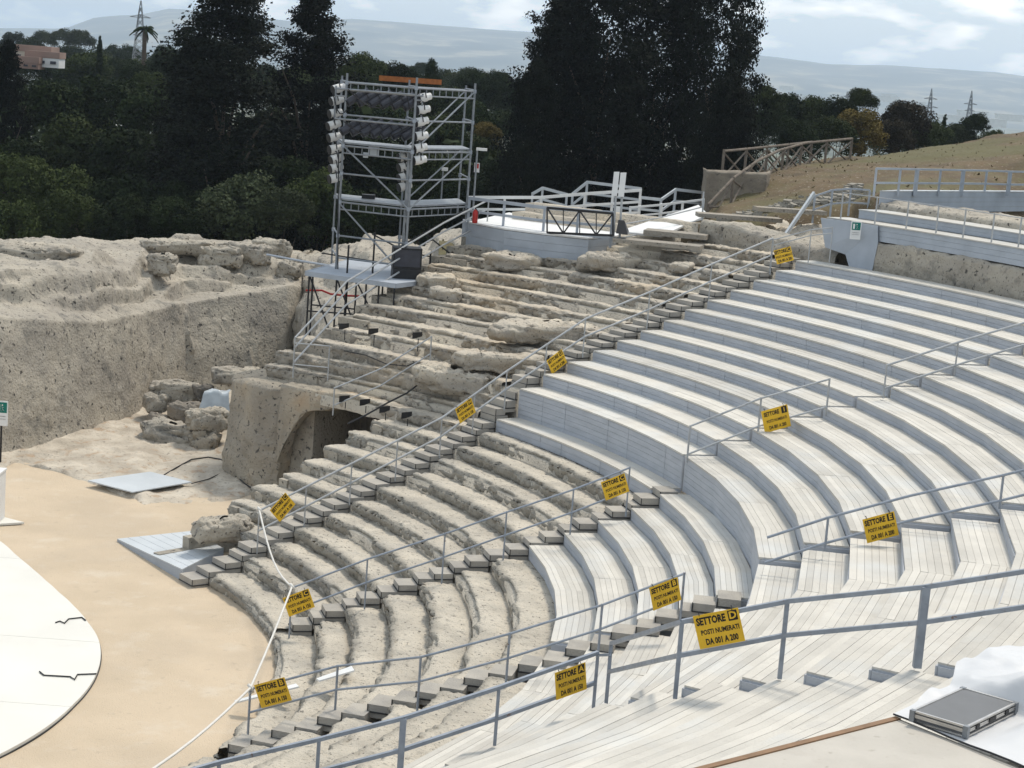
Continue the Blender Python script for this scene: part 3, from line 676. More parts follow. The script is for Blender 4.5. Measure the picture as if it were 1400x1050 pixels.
mb = MB(); e = np.array([0, 0, .003]); mb.hexa([A+e-n_*.02, B+e-n_*.02, B+e+n_*1.5, A+e+n_*1.5], [A+e*10-n_*.02, B+e*10-n_*.02, B+e*10+n_*1.5, A+e*10+n_*1.5]); mb.build('deck', M_pale, t_)
# grey exit panel
a_, b_ = at(1122, 298, 52.5), at(1200, 309, 51.2); c_, d_ = at(1160, 352, 51.9), at(1192, 372, 51.35)
e_, f_ = at(1128, 338, 52.4), at(1200, 333, 51.2)
t_ = thing('boarded_screen', (c_+d_)/2, 'tall grey boarded panel tapering down to the top bench, bearing the green exit sign', 'screen')
mb = MB(); off = np.array([.03, .06, 0])
front = [a_, e_, at(1156, 348, 52.0), at(1161, 366, 51.9), d_, f_, b_]
mb.add(front+[p+off for p in front], [tuple(range(7)), tuple(range(13, 6, -1))]+[(k, (k+1) % 7, 7+(k+1) % 7, 7+k) for k in range(7)])
mb.build('board', M_greyp, t_)

# ================================================================== ORCHESTRA things
t_ = thing('round_stage', (0, 0, ZG), 'round white stage floor on the sand at the lower left', 'stage')
TH_, RH_ = [-95, -30, -8, 5, 18.6, 25, 33, 40, 46, 51.5, 56.3, 59.5, 66, 76, 100], [9.0, 9.1, 8.84, 8.77, 8.71, 8.66, 8.69, 8.79, 8.98, 9.25, 9.56, 9.82, 10.5, 11.2, 10.4]
OUT_ = [(np.interp(t, TH_, RH_)*math.cos(rad(t)), np.interp(t, TH_, RH_)*math.sin(rad(t))) for t in np.linspace(-88, 86, 120)]
OX, OY = [p[0] for p in OUT_], [p[1] for p in OUT_]
for k, (y0, y1) in enumerate([(-9, -5.2), (-5.2, -1.4), (-1.4, 2.4), (2.4, 8.05), (8.05, 10.9)]):
    mb = MB(); poly = []
    ys_ = np.linspace(y0+.006, y1-.006, 40)
    poly = [(float(np.interp(y, OY, OX)), y) for y in ys_]+[(-9+abs(y)*.25, y) for y in ys_[::-1]]
    mb.prism(poly, ZG+.02, ZG+.075); mb.build('stage_panel', M_stage, t_)
mb = MB(); mb.prism([(x+.02, y) for x, y in OUT_]+[(-8, 10), (-9, 0), (-7, -8)], ZG-.02, ZG+.02); mb.build('stage_rim', M_edge, t_)
for k, (pa, lb) in enumerate([([(76, 851), (82, 849), (88, 852), (94, 846), (112, 844), (117, 848)], 'upper thin black cable on the white stage floor'), ([(54, 918), (60, 923), (78, 924), (96, 925), (102, 929), (106, 922), (132, 921)], 'lower thin black cable on the white stage floor')]):
    mb = MB(); mb.tube([onz(x, y, ZG+.095) for x, y in pa], .015, 5); tag(mb.build('stage_cable', M_black), lb, 'cable', 'cables on the stage')
mb = MB(); q = [onz(x, y, ZG+.03) for x, y in ((-60, 722), (33, 716), (6, 709), (-60, 712))]; mb.prism([p[:2] for p in q], ZG+.02, ZG+.07)
tag(mb.build('white_plate', M_stage), 'thin white base plate pointing onto the sand at the left edge', 'plate')
c_ = onz(-8, 712, ZG+.07); mb = MB(); mb.box(c_+[-.1, .1, .62], (.5, .6, 1.22)); mb.box(c_+[-.1, .1, 1.25], (.54, .64, .05))
tag(mb.build('white_plinth', M_white), 'white plinth cut off by the left edge of the picture', 'plinth')
# grey board on the passage floor
q = [onz(x, y, ZG+.1) for x, y in ((120, 661), (181, 677), (262, 663), (205, 649))]
mb = MB(); mb.prism([p[:2] for p in q], ZG+.16, ZG+.19); tag(mb.build('flat_board', M_pale), 'flat pale blue grey board lying on the rubble of the passage', 'board')
# ramp
q0, q1, q2, q3 = onz(160, 740, ZG), onz(249, 779, ZG+.27), onz(306, 750, ZG+.27), onz(262, 728, ZG+.03)
t_ = thing('ramp', (q0+q1)/2, 'pale grey wooden ramp rising from the sand to the longest stairway', 'ramp')
mb = MB(); mb.prism([q0[:2], q1[:2], q2[:2], q3[:2]], [ZG-.05]*4, [ZG+.03, ZG+.25, ZG+.25, ZG+.04]); mb.build('side_boards', M_greyp, t_)
for k in range(7):
    u0, u1 = k/7, (k+.96)/7
    def top(u, v):
        A_ = q0*(1-u)+q1*u; B_ = q3*(1-u)+q2*u; return A_*(1-v)+B_*v
    z_ = lambda u, v: (ZG+.03)*(1-u)*(1-v)+(ZG+.25)*u*(1-v)+(ZG+.04)*(1-u)*v+(ZG+.25)*u*v
    mb = MB(); cs_ = [(0, u0), (1, u0), (1, u1), (0, u1)]
    pts = [(top(u, v)[0], top(u, v)[1]) for u, v in cs_]; zz = [z_(u, v)+.004 for u, v in cs_]
    mb.prism(pts, zz, [z+.03 for z in zz]); mb.build('plank', M_pale, t_)
# pale boards forgotten on the stone rows
for (pp, lb) in [([(432, 938), (436, 941), (484, 927), (480, 921)], 'white board resting on the stone rows right of the lowest sign B'), ([(320, 968), (324, 970), (408, 949), (404, 945)], 'grey board across the lowest stone rows below sign B')]:
    q = [onrow(x, y)+[0, 0, .12] for x, y in pp]; n3 = np.array([0, 0, .03]); mb = MB(); mb.hexa(q, [p+n3 for p in q]); tag(mb.build('loose_board', M_white), lb, 'board', 'loose boards on the stone rows')
# exit sign at the far left
def exit_sign(c, u, v, label, wz, hz, lines=2):
    """c centre, u right, v up (unit vectors)"""
    t_ = thing('exit_sign', c, label, 'sign', 'green and white exit signs'); n3 = np.cross(u, v)
    def q(a0, b0, a1, b1, d0, d1, nm, m, par):
        mb = MB(); P_ = [c+u*a+v*b+n3*d0 for a, b in ((a0, b0), (a1, b0), (a1, b1), (a0, b1))]; mb.hexa(P_, [p+n3*(d1-d0) for p in P_]); return mb.build(nm, m, par)
    q(-wz/2, -hz/2, wz/2, hz/2, -.008, 0, 'plate', M_white, t_)
    q(-wz*.4, hz*.02, wz*.42, hz*.44, .002, .005, 'green_field', M_green, t_)
    q(-wz*.30, hz*.08, -wz*.12, hz*.36, .007, .009, 'door_mark', M_white, t_)
    mb = MB()   # running figure
    for a0, b0, a1, b1 in ((.06, .30, .06, .36), (.02, .27, .10, .17), (.10, .17, .02, .09), (.10, .17, .20, .11), (.05, .25, .18, .24)):
        mb.beam(c+u*wz*a0+v*hz*b0+n3*.008, c+u*wz*a1+v*hz*b1+n3*.008, wz*.09, .003)
    mb.build('running_figure', M_white, t_)
    if lines:
        mb = MB()
        for k in range(lines): mb.beam(c-u*wz*.34-v*hz*(.12+.11*k)+n3*.004, c+u*wz*.34-v*hz*(.12+.11*k)+n3*.004, hz*.03, .003)
        mb.build('small_print', M_ink, t_)
    return t_
UX = np.array([CR[0], CR[1], 0]); UX /= np.linalg.norm(UX); UZ = np.array([0, 0, 1.])
c_ = at(2, 565, 52.5)
exit_sign(c_, UX, UZ, 'exit sign on a dark post in front of the left rock wall', .36, .72)
b_ = c_.copy(); b_[2] = ZG; mb = MB(); mb.tube([b_+[0, .03, 0], c_+[0, .03, .3]], .03, 8)
tag(mb.build('sign_post', M_black), 'dark post under the exit sign at the left edge', 'post')
u_ = pol(1, 36, 0)-pol(1, 37, 0); u_ /= np.linalg.norm(u_)
cc = at(1170, 315, 51.4)
exit_sign(cc, UX, UZ, 'exit sign fixed on the tall grey panel at the upper right', .29, .5)
# ================================================================== RAILINGS
def railing(label, base, h=.92, mid=(.5,), posts=None, m=M_rail_l, r=.022, pr=.022, cat='railing', group='stairway railings', square=False, thick=()):
    """base: list of foot points; rails run parallel at height h and at the mid heights; posts: list of fractions (segment index + part)"""
    base = [np.array(b, float) for b in base]
    t_ = thing('stair_railing', base[0], label, cat, group)
    def pt(u):
        k = min(int(u), len(base)-2); return base[k]*(1-(u-k))+base[k+1]*(u-k)
    for nm, hh in [('top_rail', h)]+[('mid_rail', q) for q in mid]:
        mb = MB()
        if square:
            for a, b in zip(base[:-1], base[1:]): mb.beam(a+[0, 0, hh], b+[0, 0, hh], r*2, r*2)
        else: mb.tube([b+[0, 0, hh] for b in base], r, 7)
        mb.build(nm, m, t_)
    for k, u in enumerate(posts if posts is not None else range(len(base))):
        p = pt(u); mb = MB(); w_ = pr*(1.8 if k in thick else 1)
        if square: mb.beam(p+[0, 0, -.12], p+[0, 0, h], w_*2, w_*2)
        else: mb.tube([p+[0, 0, -.12], p+[0, 0, h+.02]], w_, 7)
        mb.build('post', m, t_)
    return t_
def rowline(pairs, up=.0): return [S(i, t, up) for i, t in pairs]
R1 = [(i, s1(i)+.25) for i in (-10.4, -7, -3.6, -.6, 2.7, 5.4, 8.2, 10.9)]
railing('long pale railing up the longest stairway with four yellow signs', rowline(R1), posts=[0, .5, 1, 1.5, 2, 2.5, 3, 3.5, 4, 5, 6, 7], h=.9, mid=(.42,), r=.026, pr=.018)
railing('short level railing at the top of the longest stairway', [S(10.9, 38.2), S(11.6, 36.5, .2), S(11.9, 35.4, .25)], h=.86, mid=(.7,), m=M_rail_l, r=.016, pr=.016)
R2 = [(-11.6, 13.6), (-9.5, 13.9), (-7.4, 13.9), (-5.7, 14.3), (-3.9, 14.4), (-2.2, 14.7)]
railing('thin railing along the middle stone stairway, from the rope post to the benches', rowline(R2), posts=range(6), h=.95, mid=(.45,), m=M_rail, r=.021, pr=.018)
railing('short upper railing beside sign I on the painted benches', [S(-.1, 15.4, .1), S(2, 15.4, .05), S(3.9, 15.4, .02)], posts=(0, 1, 2), h=.68, mid=(.06,), m=M_rail_l, r=.022, pr=.022)
railing('upper railing running out of the picture at the right edge, above sign I', [S(5.6, 15.5), S(8, 15.5), S(11, 15.4)], posts=(0, .9, 1.9), h=.62, mid=(.1,), m=M_rail_l, r=.026, pr=.02)
R3 = [(-11.5, -14.2), (-9.3, -16.2), (-7.2, -16.3), (-5.5, -13.8), (-2.7, -9.2)]
R3b = [np.array(onrow(x, y)) for x, y in ((339, 1003), (458, 972), (571, 962), (692, 930), (818, 890), (930, 846))]
railing('railing with a sign B at each end, crossing the lower stone rows', R3b, posts=range(6), h=.80, mid=(.38,), m=M_rail, r=.021, pr=.021)
R3c = [np.array(onrow(x, y))+[0, 0, .05] for x, y in ((1045, 775), (1128, 748), (1240, 718), (1367, 690), (1490, 660))]
railing('upper railing bearing sign E above the plank benches', R3c, posts=(1, 3, 4), h=.46, mid=(.02,), m=M_rail, r=.024, pr=.022)
R4 = [np.array(onrow(x, y)) for x, y in ((150, 1160), (296, 1115), (432, 1082), (547, 1052), (677, 1008), (812, 958))]
railing('nearest lower railing with sign A, thick blue grey steel', R4, posts=range(6), h=.74, mid=(.28,), m=M_rail, r=.027, pr=.024, square=True, thick=(3,))
railing('short steel link between the two nearest railings', [np.array(onrow(812, 958)), np.array(onrow(829, 958))], posts=(), h=.70, mid=(), m=M_rail, r=.02, square=True)
R5 = [np.array(onrow(x, y)) for x, y in ((829, 957), (924, 942), (1067, 915), (1255, 899), (1440, 872))]
railing('nearest upper railing with sign D, thick blue grey steel', R5, posts=range(5), h=.86, mid=(.43,), m=M_rail, r=.027, pr=.026, square=True, thick=(3,))
R0 = [S(-1.2, 59.6), S(2, 59.6), S(5.4, 59.6), S(8, 59.4), S(10.6, 59.0)]
railing('three bar railing climbing the steep left edge to the high platform', R0, posts=(0, 2, 4), h=1.0, mid=(.72, .3), r=.028, pr=.022)
railing('short railing at the foot of the steep edge stairway', [S(-1.2, 59.6), S(-1.0, 56.4)], posts=(1,), h=.85, mid=(.25,), r=.018, pr=.018)
railing('two short bars rising from the post beside the dark niche', [S(-3., 52.2), S(-1.2, 50.6), S(.3, 48.4)], posts=(0, 2), h=.62, mid=(.15,), r=.02, pr=.02)
# rope
def sag(a, b, s, n=9): return [np.array(a)*(1-f)+np.array(b)*f-np.array([0, 0, s*math.sin(math.pi*f)]) for f in np.linspace(0, 1, n)]
p0, p1, p2 = S(*R1[0])+[0, 0, .92], S(*R2[0])+[0, 0, .97], R3b[0]+[0, 0, .82]
p3 = R4[0]+[0, 0, .7]
mb = MB(); mb.tube(sag(p0, p1, .35)+sag(p1, p2, .05)[1:]+sag(p2, p3, .12)[1:], .022, 6)
for p in (p0, p1, p2):
    mb.tube([p+[-.03, 0, -.1], p+[.045, .02, -.06], p+[.03, -.03, 0], p+[-.04, .03, .05]], .03, 6)
tag(mb.build('rope', M_rope, smooth=True), 'white rope strung between the lower ends of the stairway railings', 'rope')

# ================================================================== SECTOR SIGNS
def text_mesh(body, size, bold=.0):
    cu = bpy.data.curves.new('lettering', 'FONT'); cu.body = body; cu.size = size; cu.align_x = 'CENTER'; cu.align_y = 'CENTER'; cu.resolution_u = 2; cu.offset = bold; cu.space_character = 1.0
    o = bpy.data.objects.new('lettering', cu); COL.objects.link(o)
    dg = bpy.context.evaluated_depsgraph_get(); dg.update()
    me = bpy.data.meshes.new_from_object(o.evaluated_get(dg)); bpy.data.objects.remove(o); bpy.data.curves.remove(cu); return me
TXT = {}
def lettering(body, size, bold, m, M4, parent, width=None):
    k = (body, size, bold, m.name)
    if k not in TXT:
        me = text_mesh(body, size, bold)
        if width:
            xs = [v.co.x for v in me.vertices]; f_ = width/(max(xs)-min(xs)); c0 = (max(xs)+min(xs))/2
            for v in me.vertices: v.co.x = (v.co.x-c0)*f_
        me.materials.clear(); me.materials.append(m); TXT[k] = me
    o = bpy.data.objects.new('lettering', TXT[k]); COL.objects.link(o); attach(o, parent); o.matrix_basis = M4; return o
def sector_sign(c, u, letter, last, label, rot=0., tilt=0., wz=.56, hz=.425):
    """c: centre; u: direction of the rail it hangs on"""
    u = np.array(u, float); u /= np.linalg.norm(u)
    v = np.array([0, 0, 1.])-u*u[2]; v /= np.linalg.norm(v)
    n3 = np.cross(u, v)
    if n3@(CAM-c) < 0: u = -u; n3 = -n3
    if rot:
        a = rad(rot); u, v = u*math.cos(a)+v*math.sin(a), -u*math.sin(a)+v*math.cos(a)
    if tilt:
        a = rad(tilt); u, n3 = u*math.cos(a)+n3*math.sin(a), -u*math.sin(a)+n3*math.cos(a)
    c = np.array(c)+n3*.045
    t_ = thing('sector_sign', c, label, 'sign', 'yellow sector signs on the railings')
    mb = MB(); q = [c+u*a*wz/2+v*b*hz/2 for a, b in ((-1, -1), (1, -1), (1, 1), (-1, 1))]; mb.hexa([p-n3*.006 for p in q], q); mb.build('plate', M_yellow, t_)
    def M4(x, y, d=.0015):
        p = c+u*x*wz+v*y*hz+n3*d; return Matrix(((u[0], v[0], n3[0], p[0]), (u[1], v[1], n3[1], p[1]), (u[2], v[2], n3[2], p[2]), (0, 0, 0, 1)))
    lettering('SETTORE', .128, .006, M_ink, M4(-.135, .29), t_, .36)
    mb = MB(); bx, by, bw, bh = .35, .315, .205, .30
    qq = [c+u*(bx+a*bw/2)*wz+v*(by+b*bh/2)*hz for a, b in ((-1, -1), (1, -1), (1, 1), (-1, 1))]; mb.hexa([p+n3*.001 for p in qq], [p+n3*.002 for p in qq]); mb.build('letter_box', M_ink, t_)
    lettering(letter, .128, .004, M_yellow, M4(bx, by, .0035), t_)
    lettering('POSTI NUMERATI', .086, .003, M_ink, M4(.02, -.04), t_, .47)
    lettering('DA 001 A '+last, .106, .0045, M_ink, M4(.02, -.33), t_, .40)
    for a in (-.36, .36):
        mb = MB(); p = c+u*a*wz+v*hz*.47; mb.tube([p+n3*.004, p+v*.05-n3*.03, p+v*.03-n3*.07], .006, 5); mb.build('cable_tie', M_black, t_)
    return t_
def rail_at(base, u, h):
    k = min(int(u), len(base)-2); a, b = np.array(base[k]), np.array(base[k+1]); f_ = u-k
    return a*(1-f_)+b*f_+np.array([0, 0, h]), b-a
def sign_px(px, py, base, seg, letter, last, label, **k):
    a, b = np.array(base[seg]), np.array(base[seg+1]); d = ray(px, py); n3 = np.cross(b-a, [0, 0, 1.])
    s = ((a-CAM)@n3)/(d@n3); return sector_sign(CAM+d*s, b-a, letter, last, label, **k)
B1 = rowline(R1); B2 = rowline(R2)
sign_px(778, 930, R4, 4, 'A', '150', 'yellow sign lettered SETTORE A on the nearest lower railing')
sign_px(983, 858, R5, 1, 'D', '200', 'yellow sign lettered SETTORE D on the nearest upper railing, the largest sign')
sign_px(374, 946, R3b, 0, 'B', '150', 'yellow sign lettered SETTORE B tied by the rope at the sand')
sign_px(908, 811, R3b, 4, 'B', '150', 'yellow sign lettered SETTORE B at the upper end of its railing, on the painted benches')
sign_px(1203, 720, R3c, 1, 'E', '200', 'yellow sign lettered SETTORE E on the railing above the plank benches')
sign_px(408, 823, B2, 0, 'C', '150', 'yellow sign lettered SETTORE C beside the middle rope post')
sign_px(840, 665, B2, 4, 'C', '150', 'yellow sign lettered SETTORE C at the upper railing end, against the grey bench front')
U2 = [S(-.1, 15.4, .1), S(2, 15.4, .05), S(3.9, 15.4, .02)]
sign_px(1060, 572, U2, 1, 'I', '200', 'yellow sign lettered SETTORE I on the short upper railing', wz=.62, hz=.5)
sign_px(385, 693, B1, 0, 'C', '150', 'strongly tilted yellow sign at the foot of the longest stairway', rot=24)
sign_px(635, 561, B1, 2, 'M', '150', 'yellow sign halfway up the longest stairway, lettered SETTORE M')
sign_px(760, 494, B1, 3, 'G', '200', 'yellow sign on the longest stairway just left of the second painted bench', rot=4)
sign_px(1072, 349, [S(10.9, 38.2), S(11.6, 36.5, .2)], 0, 'C', '200', 'highest yellow sign, level, at the top of the longest stairway', wz=.5, hz=.4)

# ================================================================== PLATFORM AND WALKWAYS
ZP = 3.2
fr_ = [onz(x, y, ZP) for x, y in ((641, 303), (690, 312), (745, 319), (805, 325), (843, 322))]
bk_ = [p+np.array([1.2, 5.2, 0]) for p in fr_]
t_ = thing('platform', (fr_[0]+fr_[-1])/2, 'pale grey timber platform at the top of the stone rows with a plain front', 'platform')
mb = MB()
for k in range(4):
    for q in range(5):
        f0, f1 = q/5, (q+.985)/5; A_ = [fr_[k]*(1-f0)+bk_[k]*f0, fr_[k+1]*(1-f0)+bk_[k+1]*f0, fr_[k+1]*(1-f1)+bk_[k+1]*f1, fr_[k]*(1-f1)+bk_[k]*f1]
        mb.hexa([p-[0, 0, .05] for p in A_], A_)
mb.build('deck', M_white, t_)
for k in range(4):
    mb = MB(); A_, B_ = fr_[k], fr_[k+1]; n_ = np.array([.2, .9, 0])*.04; zb = 2.45 if k else 2.0
    for q in range(3):
        z0 = zb+(ZP-.06-zb)*q/3; z1 = zb+(ZP-.06-zb)*(q+1)/3-.006
        lo = lambda P_, z: np.array([P_[0], P_[1], z])
        mb.hexa([lo(A_, z0), lo(B_, z0), lo(B_+n_, z0), lo(A_+n_, z0)], [lo(A_, z1), lo(B_, z1), lo(B_+n_, z1), lo(A_+n_, z1)])
    mb.build('front_panel', M_greyp, t_)
mb = MB(); A_ = fr_[0]; B_ = fr_[0]+np.array([-.25, 1.6, 0]); mb.hexa([A_-[0, 0, 1.5], A_+[.05, 0, -1.5], B_+[.05, 0, -1.5], B_-[0, 0, 1.5]], [A_-[0, 0, .06], A_+[.05, 0, -.06], B_+[.05, 0, -.06], B_-[0, 0, .06]]); mb.build('side_panel', M_greyp, t_)
def walk_rail(label, pts, d, h=.95, bw=.10, m=M_pale, posts=None, zf=None):
    """pts: (px,py[,depth]) of the top rail"""
    top = [at(p[0], p[1], p[2] if len(p) > 2 else d) for p in pts]
    t_ = thing('walkway_railing', top[0]-[0, 0, h], label, 'railing', 'timber railings of the platform and walkways')
    for nm, dz, w_ in (('top_rail', 0, bw), ('mid_rail', -h*.42, bw*.8), ('low_rail', -h*.8, bw*.8)):
        mb = MB()
        for a, b in zip(top[:-1], top[1:]): mb.beam(a+[0, 0, dz], b+[0, 0, dz], .045, w_)
        mb.build(nm, m, t_)
    for a, b in zip(top[:-1], top[1:]):
        n = max(1, int(round(np.linalg.norm(b-a)/1.15)))
        for k in range(n+(1 if b is top[-1] else 0)):
            p = a+(b-a)*min(1, k/n); mb = MB(); mb.beam(p+[.0, .05, -h-.1], p+[0, .05, .04], .08, .08); mb.build('post', m, t_)
    return t_
walk_rail('front railing of the platform, above its plain grey front', [(642, 271, 58.4), (690, 277, 57.4), (745, 284, 56.6), (838, 291, 55.6)], 57, m=M_greyp)
walk_rail('long white topped railing along the back of the platform', [(640, 270, 62), (740, 270, 62.6), (800, 265, 63), (876, 260, 63.4)], 62, m=M_white)
walk_rail('small gabled railing behind the platform, left one', [(728, 265, 66), (742, 257, 66), (775, 266, 66)], 66)
walk_rail('gabled railing behind the platform, rising in the middle', [(783, 265, 66.5), (803, 249, 66.5), (876, 258, 66.5)], 66)
walk_rail('stepped railing along the ramp up to the stone block wall', [(876, 270, 64), (904, 273, 64), (924, 259, 65), (966, 264, 66)], 65)
walk_rail('lower white railing of the ramp between platform and stone block wall', [(862, 284, 61.5), (905, 280, 62.5), (962, 273, 63.5)], 62, h=.7, bw=.07, m=M_white)
q = [onz(x, y, 3.25) for x, y in ((846, 322), (872, 330))]+[at(963, 296, 60), at(955, 283, 61.5)]
q = [at(846, 316, 56.2), at(905, 322, 55.8), at(968, 293, 60), at(955, 280, 63.)]
mb = MB(); mb.hexa([p-[0, 0, .06] for p in q], q); tag(mb.build('ramp_deck', M_white), 'bright pale walkway ramp right of the platform', 'ramp')
mb = MB(); mb.tube([at(846, 326, 55.4), at(905, 314, 57), at(960, 300, 58.8)], .02, 6); mb.tube([at(850, 307, 55.6), at(905, 297, 57), at(960, 283, 58.8)], .02, 6); mb.tube([at(960, 303, 58.8), at(962, 262, 58.8)], .03, 6)
tag(mb.build('handrail', M_rail_l), 'thin pale handrail along the front of the bright ramp', 'handrail')
mb = MB(); g4 = [at(748, 284, 56.1), at(838, 292, 55), at(838, 322, 55), at(748, 318, 56.1)]
for a, b in zip(g4, g4[1:]+g4[:1]): mb.beam(a, b, .05, .07)
for f in (.25, .5, .75): mb.beam(g4[0]*(1-f)+g4[1]*f, g4[3]*(1-f)+g4[2]*f, .03, .04)
for f0, f1 in ((0, .25), (.5, .25), (.5, .75), (1, .75)): mb.beam(g4[0]*(1-f0)+g4[1]*f0, g4[3]*(1-f1)+g4[2]*f1, .03, .04)
tag(mb.build('barrier_frame', M_black), 'dark braced metal frame standing on the platform', 'frame')
t_ = thing('notice_board', at(848, 318, 55.2), 'tall white double board on posts at the right end of the platform', 'board')
for x0, x1, y0, y1 in ((838, 845.5, 235, 268), (847, 855, 236, 269)):
    c4 = [at(x0+1.5, y0, 55.2), at(x1+1.5, y0, 55.2), at(x1-2, y1, 55.2), at(x0-2, y1, 55.2)]; n_ = np.array([0, .05, 0]); mb = MB(); mb.hexa(c4, [p+n_ for p in c4]); mb.build('board', M_white, t_)
for x in (838.5, 847): mb = MB(); mb.tube([at(x+5, 240, 55.3), at(x, 326, 55.3)], .035, 7); mb.build('post', M_rail_l, t_)
mb = MB(); c4 = at(845, 286, 55.15); mb.box(c4, (.12, .02, .17)); mb.build('notice', M_white, t_)
mb = MB(); b4 = [at(842, 319, 55), at(858, 321, 54.9), at(860, 316, 55.6), at(844, 314, 55.7)]; c4 = at(849.5, 301, 55.3); mb.hexa(b4, [c4+np.array([dx, dy, 0])*.09 for dx, dy in ((-1, -1), (1, -1), (1, 1), (-1, 1))])
tag(mb.build('black_cover', M_black), 'black tapered cover standing at the foot of the white double board', 'cover')
# fire extinguisher
p = at(649, 305, 57.6); t_ = thing('fire_extinguisher', p, 'red fire extinguisher hanging at the left end of the platform railing', 'fire extinguisher')
mb = MB(); mb.tube([p, p+[0, 0, .02], p+[0, 0, .34], p+[0, 0, .40], p+[0, 0, .43]], [.07, .085, .085, .05, .028], 12); mb.build('cylinder', M_red, t_, True)
mb = MB(); mb.box(p+[0, -.01, .46], (.05, .10, .04)); mb.tube([p+[0, -.05, .46], p+[.09, -.06, .36], p+[.1, -.05, .15]], .014, 6); mb.build('valve', M_black, t_)
p = at(645.5, 305, 59); t_ = thing('lamp_post', p, 'thin pole with a flat lamp and a red sign beside the right tower leg', 'lamp')
mb = MB(); tp = at(652, 203, 59); tp[:2] = p[:2]; mb.tube([p, tp], .03, 7); mb.build('pole', M_galv, t_)
mb = MB(); mb.box(tp+[.14, -.02, .0], (.34, .22, .08)); mb.build('lamp_head', M_lampw, t_)
mb = MB(); s_ = at(650, 229, 58.9); s_[0] = p[0]+.02; mb.box(s_, (.17, .015, .30)); mb.build('red_sign', M_white, t_)
mb = MB(); mb.box(s_+[0, -.012, .05], (.12, .008, .15)); mb.build('sign_symbol', M_red, t_)
p = at(603, 275, 60.5); t_ = thing('lamp_post', p, 'short pole with a small white lamp inside the scaffold tower', 'lamp')
tp = at(609, 231, 60.5); tp[:2] = p[:2]; mb = MB(); mb.tube([p, tp], .025, 7); mb.build('pole', M_galv, t_); mb = MB(); mb.box(tp+[.05, 0, 0], (.2, .16, .1)); mb.build('lamp_head', M_lampw, t_)

# stone block wall and rustic fences on the hill
q0_, q1_ = at(964, 264, 65), at(1046, 268, 64.5); H_ = .78
rows = [[q0_+[-.05, 1.2, -.6], q0_+[-.02, 1.2, H_*.9]], [q0_+[0, 0, -.6], q0_+[0, 0, H_*.95]]]
P_ = []
for x, y in ((q0_+[0, 1.4, 0], 0), (q0_, 0), ((q0_+q1_)/2, 0), (q1_, 0), (q1_+[.3, 1.4, 0], 0)):
    P_.append([x+[0, 0, -1.2], x+[0, 0, .2], x+[0, 0, H_-.05], x+[0, .07, H_], x+[.05, .7, H_+.02]])
o = rock_from(refine(np.array(P_), 110, 60)[:, ::-1], 'block_wall', mat('brown_block', (.26, .225, .175), (.20, .17, .135), .95, 3, 6, .8, 22, spots=[(9, .6, .68, (.1, .09, .08), .8)]), .05, 91, None, .4)
tag(o, 'squared brown stone block wall at the edge of the grassy slope, below the rustic fence', 'wall')
def rustic(label, top, h, npan):
    T = [at(*p) for p in top]; t_ = thing('rustic_fence', T[0]-[0, 0, h], label, 'fence', 'rustic pole fences on the slope')
    mb = MB(); mb.tube([p+[0, 0, rng.normal(0, .015)] for p in T], .05, 7); mb.build('top_rail', M_rust, t_)
    L_ = np.cumsum([0]+[np.linalg.norm(b-a) for a, b in zip(T[:-1], T[1:])])
    def on(s): k = min(np.searchsorted(L_, s, side='right')-1, len(T)-2); f_ = (s-L_[k])/(L_[k+1]-L_[k]); return T[k]*(1-f_)+T[k+1]*f_
    ss = np.linspace(0, L_[-1], npan+1)
    for s in ss: mb = MB(); p = on(s); mb.tube([p+[0, 0, .05], p-[0, 0, h+.15]], .05, 7); mb.build('post', M_rust, t_)
    for a, b in zip(ss[:-1], ss[1:]):
        for z0, z1 in ((-.08, -h), (-h, -.08)):
            mb = MB(); mb.tube([on(a)+[0, 0, z0], on(b)+[0, .03, z1]], .035, 6); mb.build('brace', M_rust, t_)
    return t_
rustic('front rustic pole fence climbing the slope from the ramp', [(968, 280, 62), (1003, 243, 63.5), (1035, 220, 66), (1065, 206, 68.5), (1100, 196, 71), (1165, 190, 74)], .95, 7)
rustic('back rustic pole fence above the stone block wall', [(990, 206, 66.5), (1030, 203, 69), (1066, 199, 71.5), (1110, 194, 74)], 1.0, 4)
# railing on the topmost terrace wall
railing('grey railing on the topmost terrace wall in front of the grass', [onz(x, y, 5.31) for x, y in ((1195, 262), (1228, 262), (1251, 262), (1283, 262), (1314, 262), (1346, 262), (1378, 263), (1430, 263))], h=.66, mid=(.25,), m=M_greyp, r=.028, pr=.03, square=True, thick=(2, 4, 6), group='railings of the upper terraces')
railing('thin pale railing along the lower grey terrace', [pol(31.62, t, 4.5) for t in (37, 34.6, 32.4, 30.3, 28.4, 26.4, 24.5, 22.5)], h=.75, mid=(), m=M_rail_l, r=.012, pr=.022, group='railings of the upper terraces')
railing('small stepped railing left of the upper terraces', [at(1111, 300, 57), at(1135, 292, 57), at(1160, 290, 57), at(1186, 292, 57)], h=.72, mid=(.3,), m=M_greyp, r=.025, pr=.028, square=True, group='railings of the upper terraces')
mb = MB(); mb.beam(at(1074, 321, 55.5), at(1113, 264, 56.5), .07, .12); tag(mb.build('leaning_beam', M_pale), 'pale beam leaning diagonally against the small stepped railing', 'beam')

